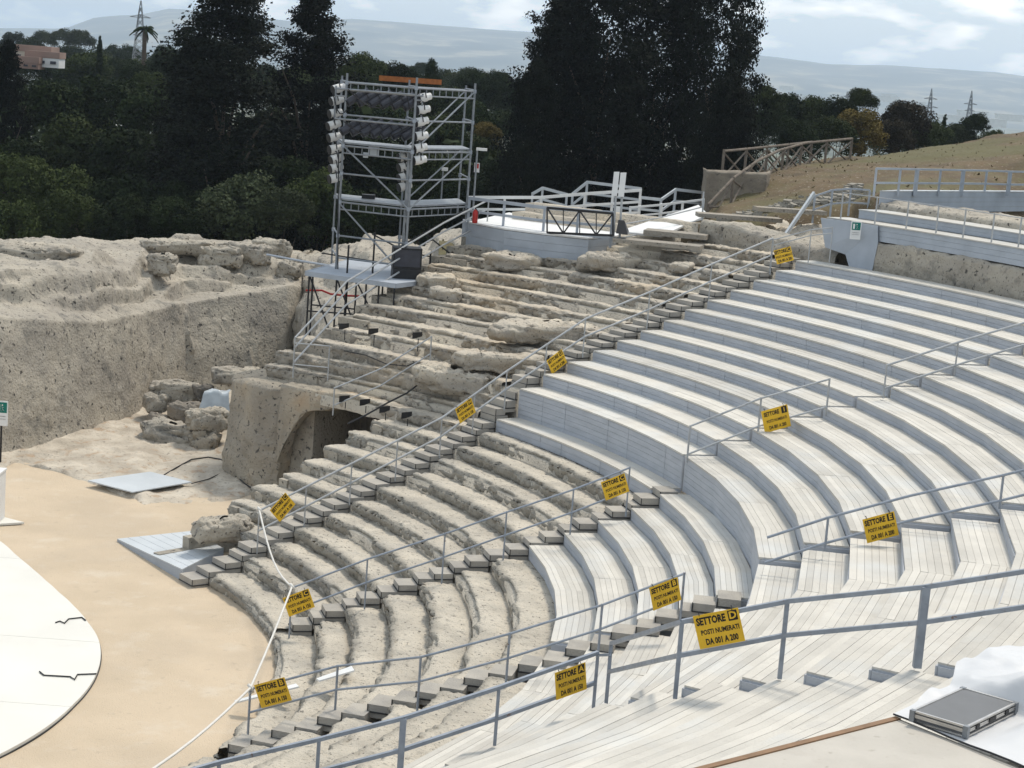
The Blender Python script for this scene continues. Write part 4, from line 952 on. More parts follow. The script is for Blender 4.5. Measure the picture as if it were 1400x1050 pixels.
# ================================================================== LIGHTING TOWER
def vert(px0, py0, d, py1):
    b = at(px0, py0, d); lo, hi = b[2], b[2]+25
    for _ in range(40):
        m_ = (lo+hi)/2; q = np.array([b[0], b[1], m_])-CAM; y = 525-FPX*(q@CU)/(q@CF)
        if y > py1: lo = m_
        else: hi = m_
    return b, np.array([b[0], b[1], lo])
def zlev(b, py): return vert_z(b, py)
def vert_z(b, py):
    lo, hi = b[2]-6, b[2]+25
    for _ in range(40):
        m_ = (lo+hi)/2; q = np.array([b[0], b[1], m_])-CAM; y = 525-FPX*(q@CU)/(q@CF)
        if y > py: lo = m_
        else: hi = m_
    return lo
L0, L1 = vert(459, 372, 57, 100); M0, M1 = vert(553, 374, 56, 106); N0, N1 = vert(637, 300, 58.6, 114)
bv = np.array([-.35, 2.0, 0])
tw = thing('scaffold_tower', L0, 'tall steel scaffold tower for stage lighting above the rocks', 'scaffold tower')
def pole(a, b, nm='pole', r=.03, m=M_galv): mb = MB(); mb.tube([a, b], r, 7); return mb.build(nm, m, tw)
for a, b in ((L0, L1), (M0, M1), (N0, N1)):
    pole(a, b, 'pole', .036); pole(a+bv, b+bv+[0, 0, -.1], 'pole', .032)
def lv(b, z): return np.array([b[0], b[1], z])
zs = [vert_z(L0, y) for y in (113, 157, 199, 237, 276, 322, 352)]
for k, z in enumerate(zs):
    zm = z
    for a, b in (((L0, M0), (M0, N0)) if k < 5 else ((L0, M0),)):
        for o_ in ((0, 1) if k in (0, 2, 4) else (0,)):
            pole(lv(a, z)+bv*o_, lv(b, zm)+bv*o_, 'ledger', .028)
            if k in (0, 2, 4) and o_ == 0:       # lattice beam
                pole(lv(a, z-.22), lv(b, zm-.22), 'lattice_chord', .024)
                mb = MB()
                for f_ in np.linspace(.06, .94, 9): mb.tube([lv(a, z)*(1-f_)+lv(b, zm)*f_, (lv(a, z-.22))*(1-f_)+lv(b, zm-.22)*f_], .016, 5)
                mb.build('lattice_rungs', M_galv, tw)
    for b in (L0, M0, N0)[:3 if k < 5 else 2]: pole(lv(b, z+.04), lv(b, z+.04)+bv, 'transom', .026)
for a, za, b, zb in ((L0, zs[2], M0, zs[4]), (M0, zs[2], N0, zs[0]), (M0, zs[4], N0, zs[2]), (L0, zs[4]-.05, M0, zs[6]-.3)):
    pole(lv(a, za), lv(b, zb), 'diagonal_brace', .028)
for a, za, b, zb in ((M0, zs[2], N0, zs[0]), (M0, zs[4], N0, zs[2])): pole(lv(a, za)+bv, lv(b, zb)+bv, 'diagonal_brace', .024)
for nm, z in (('upper_deck', zs[2]+.06), ('lower_deck', zs[4]+.06)):
    for a, b in ((L0, M0), (M0, N0)):
        for q in range(3):
            mb = MB(); u = (lv(b, z)-lv(a, z))*.99
            A_ = lv(a, z)+bv*(q*.33+.02); B_ = A_+u; mb.hexa([A_, B_, B_+bv*.31, A_+bv*.31], [p_+[0, 0, .05] for p_ in (A_, B_, B_+bv*.31, A_+bv*.31)]); mb.build('deck_plank', M_galv, tw)
mb = MB(); z = zs[0]+.12; A_ = lv(L0, z)*.45+lv(M0, z)*.55+bv; B_ = lv(M0, z)*.45+lv(N0, z)*.55+bv; mb.hexa([A_, B_, B_+[0, .04, 0], A_+[0, .04, 0]], [p_+[0, 0, .16] for p_ in (A_, B_, B_+[0, .04, 0], A_+[0, .04, 0])])
tag(mb.build('orange_net', M_orange), 'orange strip of safety netting along the tower top', 'netting')
# side bars carrying the lamp columns
barL0, barL1 = vert(452, 250, 56.8, 117)
pole(barL0, barL1, 'lamp_bar', .03)
for z in (barL0[2]+.2, barL1[2]-.3): pole(lv(barL0, z), lv(L0, z), 'lamp_bar_arm', .024)
barR0, barR1 = vert(572, 222, 55.8, 128); pole(barR0, barR1, 'lamp_bar', .03)
for z in (barR0[2]+.1, barR1[2]-.2): pole(lv(barR0, z), lv(M0, z), 'lamp_bar_arm', .024)
barC0, barC1 = vert(549, 374, 56.2, 205); pole(barC0, barC1, 'lamp_bar', .055)
def make_spot(name, body, lens, L, r, m, label, cat, group):
    t_ = thing(name, (0, 0, 0), label, cat, group)
    mb = MB(); mb.tube([(0, 0, 0), (0, L*.06, 0), (0, L*.62, 0), (0, L*.72, 0), (0, L, 0)], [r*.72, r, r, r*.82, r*.78], 12); mb.build('lamp_body', m, t_, False)
    mb = MB(); mb.tube([(0, -.012, 0), (0, .01, 0)], [r*.98, r*1.04], 12); mb.build('lens_ring', M_black, t_)
    mb = MB(); mb.beam((-r*1.15, L*.45, 0), (-r*1.15, L*.45, r*1.7), .012, .03); mb.beam((r*1.15, L*.45, 0), (r*1.15, L*.45, r*1.7), .012, .03); mb.beam((-r*1.15, L*.45, r*1.7), (r*1.15, L*.45, r*1.7), .012, .03); mb.build('yoke', M_black, t_)
    return t_
def copy_tree(o, parent=None):
    c = o.copy(); COL.objects.link(c)
    if parent is not None: c.parent = parent; c.matrix_parent_inverse = o.matrix_parent_inverse
    for ch in list(o.children): copy_tree(ch, c)
    return c
def aim(o, p, d):
    d = Vector(tuple(-np.array(d, float))); o.location = tuple(map(float, p)); o.rotation_euler = d.to_track_quat('Y', 'Z').to_euler()
PROTO = {}
def spot(kind, p, d, label):
    if kind not in PROTO:
        if kind == 'white': PROTO[kind] = (make_spot('spotlight', None, None, .42, .135, M_lampw, label, 'spotlight', 'white spotlights on the tower'), 1); o = PROTO[kind][0]
        else: PROTO[kind] = (make_spot('floodlight', None, None, .78, .125, M_dark, label, 'floodlight', 'dark lamps in two rows on the tower'), 1); o = PROTO[kind][0]
    else: o = copy_tree(PROTO[kind][0])
    o['label'] = label; aim(o, p, d); return o
ORD = ['topmost', 'second', 'third', 'fourth', 'fifth', 'sixth', 'seventh', 'eighth', 'lowest']
for k, (x, y) in enumerate([(455, 122), (452, 138), (450, 155), (448, 172), (449, 188), (450, 204), (452, 218), (451, 230), (450, 244)]):
    spot('white', at(x, y+1, 56.5), (-.80, -.5, -.30+.05*(k % 3)), ORD[k]+' white spotlight down the left edge of the tower')
for k, (x, y) in enumerate([(574, 134), (572, 150), (570, 167), (569, 186), (568, 203), (567, 219)]):
    spot('white', at(x-2, y+1, 55.5), (-.82, -.5, -.24+.06*(k % 2)), ORD[k if k < 5 else 8]+' white spotlight of the column right of the lamp rows')
for k, (x, y) in enumerate([(545, 215), (545, 229), (545, 243), (545, 256)]):
    spot('white', at(x, y+1, 55.9), (-.82, -.5, -.28), ORD[k if k < 3 else 8]+' white spotlight of the short column below the dark lamp rows')
for k in range(6):
    f_ = k/5; spot('dark', at(474+f_*78, 141+f_*7, 56.2), (-.80, -.25, -.55), ORD[k]+' dark lamp from the left in the upper row on the tower')
for k in range(7):
    f_ = k/6; spot('dark', at(466+f_*84, 181+f_*8, 56.2), (-.80, -.25, -.55), ORD[k]+' dark lamp from the left in the lower row on the tower')
for z in (vert_z(L0, 122), vert_z(L0, 163)): pole(lv(L0, z)+[-.3, 0, 0], lv(M0, z), 'lamp_bar', .03)
mb = MB(); mb.box(at(511, 206, 56.2), (.32, .08, .30)); tag(mb.build('flat_floodlight', M_pale), 'square pale floodlight under the upper tower deck', 'floodlight')
mb = MB(); mb.box(at(500, 212, 56.2), (.15, .06, .16)); tag(mb.build('small_floodlight', M_pale), 'small pale square lamp left of the square floodlight', 'floodlight')
mb = MB(); mb.box(at(502, 275, 57)+[0, .4, .1], (.4, .3, .16)); tag(mb.build('equipment_case', M_black), 'flat black equipment box on the lower tower deck', 'box')
# couplers and hanging cables
mb = MB(); mb.box((0, 0, 0), (.10, .10, .11)); CPL = mb.mesh('coupler', M_rail)
for z in zs[:6]:
    for b in (L0, M0, N0):
        for o_ in (0, 1):
            if b is N0 and z < zs[4]-.1: continue
            o = bpy.data.objects.new('coupler', CPL); COL.objects.link(o); attach(o, tw); o.matrix_basis = Matrix.Translation(Vector(lv(b, z)+bv*o_))
for k, (x0, y0, x1, y1, sg) in enumerate([(455, 126, 474, 150, .35), (476, 122, 556, 128, .5), (470, 166, 560, 172, .45), (556, 128, 572, 140, .4), (553, 205, 556, 372, .1), (463, 205, 462, 368, .08)]):
    mb = MB(); mb.tube(sag(at(x0, y0, 55.9), at(x1, y1, 55.9), sg, 8), .018, 5)
    tag(mb.build('lamp_cable', M_black), ['black cable loop from the left lamp column to the upper lamp row', 'long black cable sagging under the top beam of the tower', 'black cable sagging along the lower dark lamp row', 'short cable loop beside the right lamp column', 'black cable hanging straight down the middle tower leg', 'black cable hanging straight down the left tower leg'][k], 'cable', 'cables on the lighting tower')
# base deck of the tower and loudspeaker
qd = [at(420, 369, 57.6), at(541, 388, 54.9), at(583, 383, 55.2), at(602, 366, 57.6), at(478, 352, 61)]
zd = float(np.mean([p[2] for p in qd])); qd = [onz(x, y, zd) for x, y in ((418, 371), (541, 388), (584, 383), (600, 368), (480, 354))]
dk = thing('tower_platform', qd[1], 'grey deck on dark scaffold legs at the foot of the lighting tower', 'platform')
mb = MB(); mb.prism([p[:2] for p in qd], zd-.05, zd); mb.build('deck', M_greyp, dk)
mb = MB()
for a, b in zip(qd, qd[1:]+qd[:1]): mb.beam(a-[0, 0, .06], b-[0, 0, .06], .05, .14)
mb.build('deck_edge', M_greyp, dk)
legs = [(0.02, 0), (.33, 0), (.55, 0), (.66, 0), (.8, 0), (.97, 0), (.1, 1), (.5, 1), (.9, 1)]
lp = []
for f_, bk in legs:
    p_ = qd[0]*(1-f_)+qd[1]*f_+np.array([.05, .1, 0])+bv*.8*bk; p_ = np.array([p_[0], p_[1], zd-.1]); lp.append(p_)
    mb = MB(); mb.tube([p_, p_-[0, 0, 2.4]], .03, 6); mb.build('leg', M_black, dk)
mb = MB(); mb.tube([lp[0]-[0, 0, 1.1], lp[5]-[0, 0, .9]], .025, 6); mb.tube([lp[6]-[0, 0, 1.1], lp[8]-[0, 0, 1.]], .025, 6); mb.build('ledger', M_black, dk)
for a, b in ((0, 1), (1, 3), (2, 5)): mb = MB(); mb.tube([lp[a], lp[b]-[0, 0, 1.9]], .025, 6); mb.build('diagonal_brace', M_black, dk)
for x, y0, y1 in ((467, 335, 500), (509, 318, 378), (587, 345, 372)):
    b, tp = vert(x, y1, 56.6 if x < 560 else 57.5, y0); mb = MB(); mb.tube([b, tp], .032, 6); mb.build('leg', M_black, dk)
for pa in (((440, 346, 58.5), (540, 362, 57.5)), ((509, 320, 56.8), (541, 337, 56.6)), ((545, 338, 56.6), (640, 285, 58)), ((582, 320, 58), (622, 352, 58)), ((560, 345, 57.5), (622, 358, 57.8))):
    mb = MB(); mb.tube([at(*pa[0]), at(*pa[1])], .024, 6); mb.build('strut', M_black, dk)
c_ = at(554, 378, 55.9); c_[2] = zd
sp = thing('loudspeaker', c_, 'large black stage loudspeaker on the deck at the foot of the tower', 'loudspeaker')
Rz = Matrix.Rotation(.15, 3, 'Z')
mb = MB(); mb.box(c_+[0, .1, .62], (.86, .7, .62), Rz); mb.build('upper_cabinet', M_black, sp)
mb = MB(); mb.box(c_+[0, .1, .15], (.84, .72, .30), Rz); mb.build('lower_cabinet', M_black, sp)
mb = MB(); mb.box(c_+[.05, -.262, .62], (.76, .02, .5), Rz); mb.build('grille', M_dark, sp)
mb = MB(); mb.tube([at(418, 397, 60), at(440, 397, 60), at(452, 402, 60), at(470, 404, 60), at(492, 405, 60)], .035, 6); tag(mb.build('red_hose', M_red), 'red cable hanging behind the legs of the tower platform', 'cable')
mb = MB(); mb.tube([at(365, 348, 66), at(412, 357, 62), at(455, 364, 58.5)], .04, 6); tag(mb.build('pole', M_greyp), 'thin pole lying from the cliff top to the tower platform', 'pole')

# ================================================================== small lamps and cables on the stone rows
def flood(px, py, h, label, dirx=-.8):
    b = onrow(px, py); t_ = thing('small_floodlight', b, label, 'floodlight', 'small black floodlights on the stone rows')
    mb = MB(); mb.tube([b-[0, 0, .05], b+[0, 0, h]], .014, 6); mb.build('stand', M_black, t_)
    c = b+[0, 0, h+.10]; mb = MB(); f4 = [c+np.array([dirx*.14, -.1, 0])+np.array([.08*a*.6, .08*a*.8, .085*bb]) for a, bb in ((-1, -1), (1, -1), (1, 1), (-1, 1))]
    k4 = [c+np.array([-dirx*.08, .08, .02])+np.array([.05*a*.6, .05*a*.8, .06*bb]) for a, bb in ((-1, -1), (1, -1), (1, 1), (-1, 1))]
    mb.hexa(f4, k4); mb.build('housing', M_black, t_); return t_
for px, py, h, lb in [(511, 470, .25, 'small black floodlight on a stand, upper middle one of three near the edge stairway'), (571, 478, .3, 'small black floodlight on a stand, right of three near the edge stairway'), (471, 463, .25, 'small black floodlight beside the foot of the steep edge railing'),
                      (472, 556, .12, 'small black floodlight at the post beside the dark niche'), (500, 562, .14, 'small black floodlight, first on the row right of the niche post'), (527, 572, .14, 'small black floodlight, second on the row right of the niche post'), (557, 580, .14, 'small black floodlight, third on the row right of the niche post')]:
    flood(px, py, h, lb)
def cable(pts, label, r=.018, m=M_black, ground=None):
    q = [(onz(x, y, ZG+.12) if ground else onrow(x, y)+[0, 0, .05]) for x, y in pts]; mb = MB(); mb.tube(q, r, 5); return tag(mb.build('cable', m), label, 'cable', 'cables lying on the stones')
cable([(575, 500), (573, 527), (556, 540), (530, 553), (500, 570), (475, 582)], 'black cable running down the rows from the floodlight stand to the niche post', .025)
cable([(470, 482), (500, 488), (528, 500), (556, 503), (575, 495)], 'thin dark cable along the tread below the upper floodlights', .015)
cable([(215, 655), (240, 640), (262, 628), (285, 625), (302, 628), (318, 645), (333, 660), (345, 668)], 'dark cable looping over the passage floor to the foot of the ochre pier', .022, ground=True)
cable([(262, 661), (285, 655), (300, 648)], 'short dark cable at the end of the flat board', .015, ground=True)
# plastic sheet over crate
c_ = at(297, 548, 58.6); mb = MB(); mb.box(c_+[0, .1, -.05], (.6, .55, .66)); tag(mb.build('crate', M_greyp), 'grey crate half hidden under the plastic sheet', 'crate')
Pq = np.zeros((16, 16, 3))
for i in range(16):
    for j in range(16):
        u, v = i/15-.5, j/15; top_ = np.clip(v*2.2, 0, 1)
        Pq[i, j] = c_+np.array([u*(.74+.25*(1-top_)), -.25+.7*max(0, v-.45)-.22*(1-top_), -.42+.75*top_+.04*math.sin(9*u+3*v)])
Pq += (fbm(Pq, .22, 5, 3)[..., None]-.5)*.12
tag(put(arr_mesh('plastic_sheet', Pq.reshape(-1, 3), gridfaces(16, 16), M_plastic), 'plastic_sheet'), 'bluish plastic sheet draped over a crate at the top of the fallen blocks', 'sheet')

# ================================================================== FOREGROUND: booth floor, tarp, flight case
ZB = 2.78
E0, E1, E2 = onz(930, 1062, ZB), onz(1232, 984, ZB), onz(1440, 1068, ZB)
ex = E1-E0; E3 = E0+(E2-E1)*1.2
bt = thing('control_booth_floor', E1, 'worn plywood floor of the control booth at the bottom right corner', 'floor')
mb = MB(); mb.prism([E0[:2], E1[:2], E2[:2], (E2+(E0-E1))[:2]], ZB-.05, ZB); mb.build('floor_panel', M_ply, bt)
n_ = np.cross(ex, [0, 0, 1.]); n_ /= np.linalg.norm(n_); n_ = -n_ if n_@(E2-E1) > 0 else n_
mb = MB(); a, b = E0+n_*.002, E1+n_*.002; mb.hexa([a-[0, 0, .10], b-[0, 0, .10], b+n_*.06-[0, 0, .10], a+n_*.06-[0, 0, .10]], [a+[0, 0, .012], b+[0, 0, .012], b+n_*.06+[0, 0, .012], a+n_*.06+[0, 0, .012]]); mb.build('edge_board', M_wood, bt)
mb = MB()
for p_ in (E0*.8+E1*.2, E1*.95+E0*.05, (E1+E2)/2):
    zr = np.interp(math.hypot(p_[0], p_[1]), RX, ZX)-.3; q_ = p_-n_*.15; mb.beam([q_[0], q_[1], zr], [q_[0], q_[1], ZB-.05], .1, .1)
mb.build('support_post', M_wood, bt)
# tarp: lies on the boards beyond the floor edge and rises over a hump at the right
e1 = (E2-E1)/np.linalg.norm(E2-E1); e2 = np.array([-e1[1], e1[0], 0]); e2 = e2 if e2[1] > 0 else -e2
T0 = E1-e1*.06-e2*.02
nu_, nv_ = 110, 96; Pt = np.zeros((nu_, nv_, 3)); UU = np.linspace(0, 3.0, nu_); VV = np.linspace(0, 3.1, nv_)
hc = onz(1392, 932, ZB+.25)-T0; hu, hv = hc@e1, hc@e2
for i in range(nu_):
    for j in range(nv_):
        v = VV[j]; u = (-.30*v-.02+.05*v*math.sin(2.6*v)+.035*math.sin(7*v)*min(1, v))+UU[i]
        hump_ = .26*math.exp(-((u-hu-.15)/.42)**2-((v-hv-.2)/.45)**2)+.22*math.exp(-((u-1.2)/.5)**2-((v-1.6)/.6)**2)
        Pt[i, j] = T0+e1*u+e2*v+np.array([0, 0, hump_*min(1, v/.3)])
w_ = np.clip((VV-.2)/.4, 0, 1)[None, :]*np.ones((nu_, 1))
rdg = np.abs(fbm(Pt*[1, 1, .2], .8, 9, 3)-.5)
qq = [onz(x, y, ZB+.1) for x, y in ((1249, 978), (1322, 1002), (1396, 972))]; cx_, cy_ = qq[1]-qq[0], qq[2]-qq[1]; l1, l2 = np.linalg.norm(cx_), np.linalg.norm(cy_)
cc0 = (qq[0]+qq[2])/2; rel = Pt[..., :2]-cc0[:2]; da = np.abs(rel@(cx_[:2]/l1))-l1/2; db = np.abs(rel@(cy_[:2]/l2))-l2/2
mk_ = np.clip((np.maximum(da, db)-.04)/.22, 0, 1); mk_ = mk_*mk_*(3-2*mk_)
Pt[..., 2] = ZB+.025+((Pt[..., 2]-ZB)+(.16-np.minimum(rdg, .16))*.55*w_+(fbm(Pt, .25, 10, 2)-.5)*.02*w_)*mk_
keep = gridfaces(nu_, nv_); PF = Pt.reshape(-1, 3)
lim = keep
o = put(arr_mesh('tarpaulin', Pt.reshape(-1, 3), np.array(lim), M_tarp), 'tarpaulin'); tag(o, 'white crumpled tarpaulin under the flight case at the right edge', 'tarpaulin')
mb = MB(); mb.tube([T0+e1*u-e2*.012+np.array([0, 0, .035+.006*math.sin(u*7)]) for u in np.linspace(0, 2.6, 14)], .009, 5); tag(mb.build('tarp_cord', M_black), 'thin black cord along the front hem of the white tarpaulin', 'cord')
# flight case
zc = ZB+.085
ca, cb, cc_ = onz(1249, 969, zc+.058), onz(1322, 991, zc+.058), onz(1396, 961, zc+.058)
ux = cb-ca; uy = cc_-cb; Lx, Ly = np.linalg.norm(ux), np.linalg.norm(uy); ux /= Lx; uy -= ux*(uy@ux); Ly = np.linalg.norm(uy); uy /= Ly
R3 = np.array([ux, uy, [0, 0, 1]]).T; ce = ca+ux*Lx/2+uy*Ly/2
cs = thing('flight_case', [ce[0], ce[1], zc-.06], 'flat grey flight case with metal edges lying on the white tarpaulin', 'case')
mb = MB(); mb.box([ce[0], ce[1], zc-.022], (Lx-.012, Ly-.012, .046), R3); mb.build('case_base', M_case, cs)
mb = MB(); mb.box([ce[0], ce[1], zc+.024], (Lx-.012, Ly-.012, .034), R3); mb.build('case_lid', M_case, cs)
mb = MB()
for sx in (-1, 1):
    for z_ in (zc-.042, zc-.003, zc+.011, zc+.039):
        mb.beam(ce*[1, 1, 0]+ux*sx*Lx/2-uy*Ly/2+[0, 0, z_], ce*[1, 1, 0]+ux*sx*Lx/2+uy*Ly/2+[0, 0, z_], .022, .016); mb.beam(ce*[1, 1, 0]+uy*sx*Ly/2-ux*Lx/2+[0, 0, z_], ce*[1, 1, 0]+uy*sx*Ly/2+ux*Lx/2+[0, 0, z_], .022, .016)
mb.build('metal_edge', M_alu, cs)
for sx in (-1, 1):
    for sy in (-1, 1):
        mb = MB(); p_ = ce*[1, 1, 0]+ux*sx*Lx/2+uy*sy*Ly/2
        mb.box(p_+[0, 0, zc-.001], (.045, .045, .10), R3); mb.build('corner', M_galv, cs)
p_ = ce*[1, 1, 0]+ux*(Lx/2+.012)+[0, 0, zc+.006]
for f_ in (-.3, .0, .3): mb = MB(); mb.box(p_+uy*f_*Ly, (.015, .06 if f_ else .12, .034), R3); mb.build('latch' if f_ else 'handle', M_black, cs)
# ring handles of the small boxes in the case corner are too small to see
# ================================================================== TREES
def leafmesh(name, C, N, size, m, elong=1.6, up=.25, asp=1.0):
    """one small face per leaf spray: C centres, N facing directions; asp: height stretch the crown will get"""
    C = C*np.array([1, 1, asp]); n = len(C); r = rng.normal(size=(n, 3)); N = N+r*.65; N /= np.linalg.norm(N, axis=1, keepdims=True)
    t = rng.normal(size=(n, 3)); t[:, 2] *= .6; t[:, 2] += up; a = np.cross(N, t); a /= np.maximum(np.linalg.norm(a, axis=1, keepdims=True), 1e-6); b = np.cross(a, N)
    s = (size*rng.uniform(.55, 1.35, n))[:, None]
    V = np.stack([C-a*s*.5-b*s*elong*.5, C+a*s*.5-b*s*elong*.2, C+a*s*.12+b*s*elong*.5, C-a*s*.5+b*s*elong*.15], 1).reshape(-1, 3)
    V[:, 2] /= asp
    return arr_mesh(name, V, np.arange(n*4).reshape(-1, 4), m, False)
def crown_points(seed, n, shape='round', nl=46):
    g = np.random.default_rng(seed); lobes = []
    for _ in range(nl):
        d = g.normal(size=3); d /= np.linalg.norm(d); d[2] = abs(d[2]) if g.random() < .72 else d[2]
        rr_ = g.uniform(.55, 1.)**.6
        lobes.append((d*np.array([.40, .40, .42])*rr_+[0, 0, .52], g.uniform(.09, .19)))
    k = g.integers(0, nl, n); c = np.array([lobes[i][0] for i in k]); r = np.array([lobes[i][1] for i in k])
    d = g.normal(size=(n, 3)); d[:, 2] = np.where(g.random(n) < .7, np.abs(d[:, 2]), d[:, 2]); d /= np.linalg.norm(d, axis=1, keepdims=True)
    return c+d*(r*g.uniform(.65, 1.12, n))[:, None], d
def conifer_points(seed, prof, nb=300, per=46, rise=.35, droop=0., layers=0, asp=2.3, tuft=.045):
    """branches with foliage tufts; heights 0..1 (stretched later by asp)"""
    g = np.random.default_rng(seed); C = []; N = []; nt2 = 7
    for b in range(nb):
        h = g.uniform(.03, 1)**.9
        if layers: h = (np.floor(h*layers)+.5)/layers+g.normal(0, .012)
        a = g.uniform(0, 6.283); R = np.interp(h, prof[0], prof[1])*(g.uniform(.55, 1.15) if layers else g.uniform(.72, 1.1))
        L = max(R, .02); d = np.array([math.cos(a), math.sin(a), 0]); s = g.uniform(.25, 1, nt2)**.7
        tc = d*(L*s)[:, None]; tc[:, 2] = h+(rise*L*s**2-droop*L*s)*.5
        tc += g.normal(size=(nt2, 3))*.035*np.array([1, 1, 1/asp])*(.5+L)
        k = g.integers(0, nt2, per); q = g.normal(size=(per, 3)); q /= np.linalg.norm(q, axis=1, keepdims=True); q *= (g.uniform(0, 1, per)**.5)[:, None]
        C.append(tc[k]+q*tuft*np.array([1, 1, .62/asp])*(.6+1.2*L)); N.append(q*.6+d*.3+[0, 0, .7])
    return np.concatenate(C), np.concatenate(N)
MESH = {}
def crown_mesh(kind, var, m):
    k = (kind, var, m.name)
    if k in MESH: return MESH[k]
    for kk in MESH:
        if kk[0] == kind and kk[1] == var:
            me = MESH[kk].copy(); me.materials.clear(); me.materials.append(m); MESH[k] = me; return me
    sd = var*31+{'bush': 1, 'conifer': 2, 'shaggy': 3, 'cypress': 4}[kind]
    if kind == 'bush': C, N = crown_points(sd, 11000); me = leafmesh('crown', C, N, .0225, m)
    elif kind == 'conifer':
        C, N = conifer_points(sd, ([0, .12, .5, .75, .9, 1], [.34, .42, .38, .30, .17, .03]), 330, 210, .22, .0, 17, 2.4, .08); me = leafmesh('crown', C, N, .0110, m, 1.9, .1, 2.4)
    elif kind == 'shaggy':
        C, N = conifer_points(sd, ([0, .1, .45, .75, .92, 1], [.36, .42, .40, .33, .2, .04]), 460, 160, .42, 0, 0, 2.3, .058); me = leafmesh('crown', C, N, .0112, m, 1.8, .7, 2.3)
    else:
        C, N = conifer_points(sd, ([0, .1, .35, .7, 1], [.10, .15, .16, .10, .01]), 160, 40, .5, 0, 0, 1.5, .05); me = leafmesh('crown', C, N, .02, m, 2.0, 1.2, 1.5)
    MESH[k] = me; return me
def trunk_mesh(kind):
    k = ('trunk', kind)
    if k not in MESH:
        mb = MB(); r0 = .03
        mb.tube([(0, 0, -.04), (0, 0, .1), (.01, 0, .4), (0, .01, .75)], [r0, r0*.8, r0*.5, r0*.15], 8)
        for j in range(6):
            a = j*1.05; mb.tube([(0, 0, .2+.07*j), (.12*math.cos(a), .12*math.sin(a), .36+.07*j), (.24*math.cos(a), .24*math.sin(a), .44+.07*j)], [r0*.4, r0*.25, r0*.08], 5)
        MESH[k] = mb.mesh('trunk', M_bark, True)
    return MESH[k]
def tree(kind, var, m, px, ytop, d, wpx, label, group, zb=None):
    p = at(px, ytop, d); zb = terrain_z(d)-.2 if zb is None else zb; H = max(2.5, p[2]-zb); wd = wpx*d/FPX
    nm = {'bush': 'broadleaf_tree', 'conifer': 'conifer_tree', 'shaggy': 'conifer_tree', 'cypress': 'cypress_tree'}[kind]
    t_ = thing(nm, (p[0], p[1], zb), label, 'tree', group)
    base_w = {'bush': .95, 'conifer': .8, 'shaggy': .84, 'cypress': .32}[kind]
    sx = wd/base_w; sz = H if kind != 'bush' else min(H, sx*random.uniform(.9, 1.1)); az = random.uniform(0, 6.28)
    o = bpy.data.objects.new('trunk', trunk_mesh(kind)); COL.objects.link(o); o.parent = t_; o.scale = (sx, sx, H); o.rotation_euler = (0, 0, az)
    o = bpy.data.objects.new('crown', crown_mesh(kind, var, m)); COL.objects.link(o); o.parent = t_; o.scale = (sx, sx, sz); o.rotation_euler = (0, 0, az); o.location = (0, 0, H-sz)
    return t_
GL = 'trees of the wood behind the rocks'
GC = 'tall dark conifers rising behind the theatre'
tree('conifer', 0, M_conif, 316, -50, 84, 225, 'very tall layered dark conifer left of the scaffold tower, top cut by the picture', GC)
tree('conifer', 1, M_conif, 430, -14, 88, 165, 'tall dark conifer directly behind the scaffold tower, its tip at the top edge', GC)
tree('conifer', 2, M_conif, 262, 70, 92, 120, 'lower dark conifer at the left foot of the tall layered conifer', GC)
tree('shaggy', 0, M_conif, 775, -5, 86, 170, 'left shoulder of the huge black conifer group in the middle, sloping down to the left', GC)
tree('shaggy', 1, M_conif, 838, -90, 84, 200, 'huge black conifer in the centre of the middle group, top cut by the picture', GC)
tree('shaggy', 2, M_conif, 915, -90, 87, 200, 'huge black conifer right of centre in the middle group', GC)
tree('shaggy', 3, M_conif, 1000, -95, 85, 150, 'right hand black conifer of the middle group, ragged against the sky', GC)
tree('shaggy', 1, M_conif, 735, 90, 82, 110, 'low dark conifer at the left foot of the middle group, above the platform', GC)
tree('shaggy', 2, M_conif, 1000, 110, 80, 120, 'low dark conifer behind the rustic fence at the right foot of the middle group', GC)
tree('cypress', 0, M_leafd, 137, 55, 150, 18, 'small pointed black cypress standing alone at the far left', GL)
tree('conifer', 1, M_conif, 12, 60, 95, 90, 'dark conifer cut by the left edge of the picture', GL)
tree('conifer', 0, M_leafd, 590, 85, 130, 60, 'dark pointed tree between tower top and middle conifers', GL)
LD = 'dark crown among the mass of the wood behind the left rock cliff'
DK = [(500, 135, 108, 90), (548, 145, 106, 90), (600, 160, 110, 90), (640, 140, 112, 80), (520, 110, 130, 70), (680, 150, 112, 80), (1045, 118, 105, 70), (60, 112, 100, 130), (150, 105, 104, 120), (215, 118, 98, 110), (110, 165, 92, 120), (180, 180, 90, 120), (250, 175, 90, 110), (30, 190, 88, 110), (90, 232, 84, 110), (320, 190, 86, 140), (390, 215, 84, 120), (165, 240, 82, 120), (440, 235, 82, 100), (480, 262, 81, 90), (250, 250, 82, 120), (520, 190, 92, 110), (600, 215, 90, 110), (560, 255, 84, 90), (640, 245, 86, 90), (700, 215, 90, 100), (660, 190, 100, 90), (380, 150, 96, 120), (440, 150, 98, 90), (290, 265, 80, 90)]
for k, (x, y, d, w_) in enumerate(DK): tree('bush', k % 4, (M_leafd, M_leafd, M_leafo, M_leafd)[k % 4], x, y, d, w_, LD, GL)
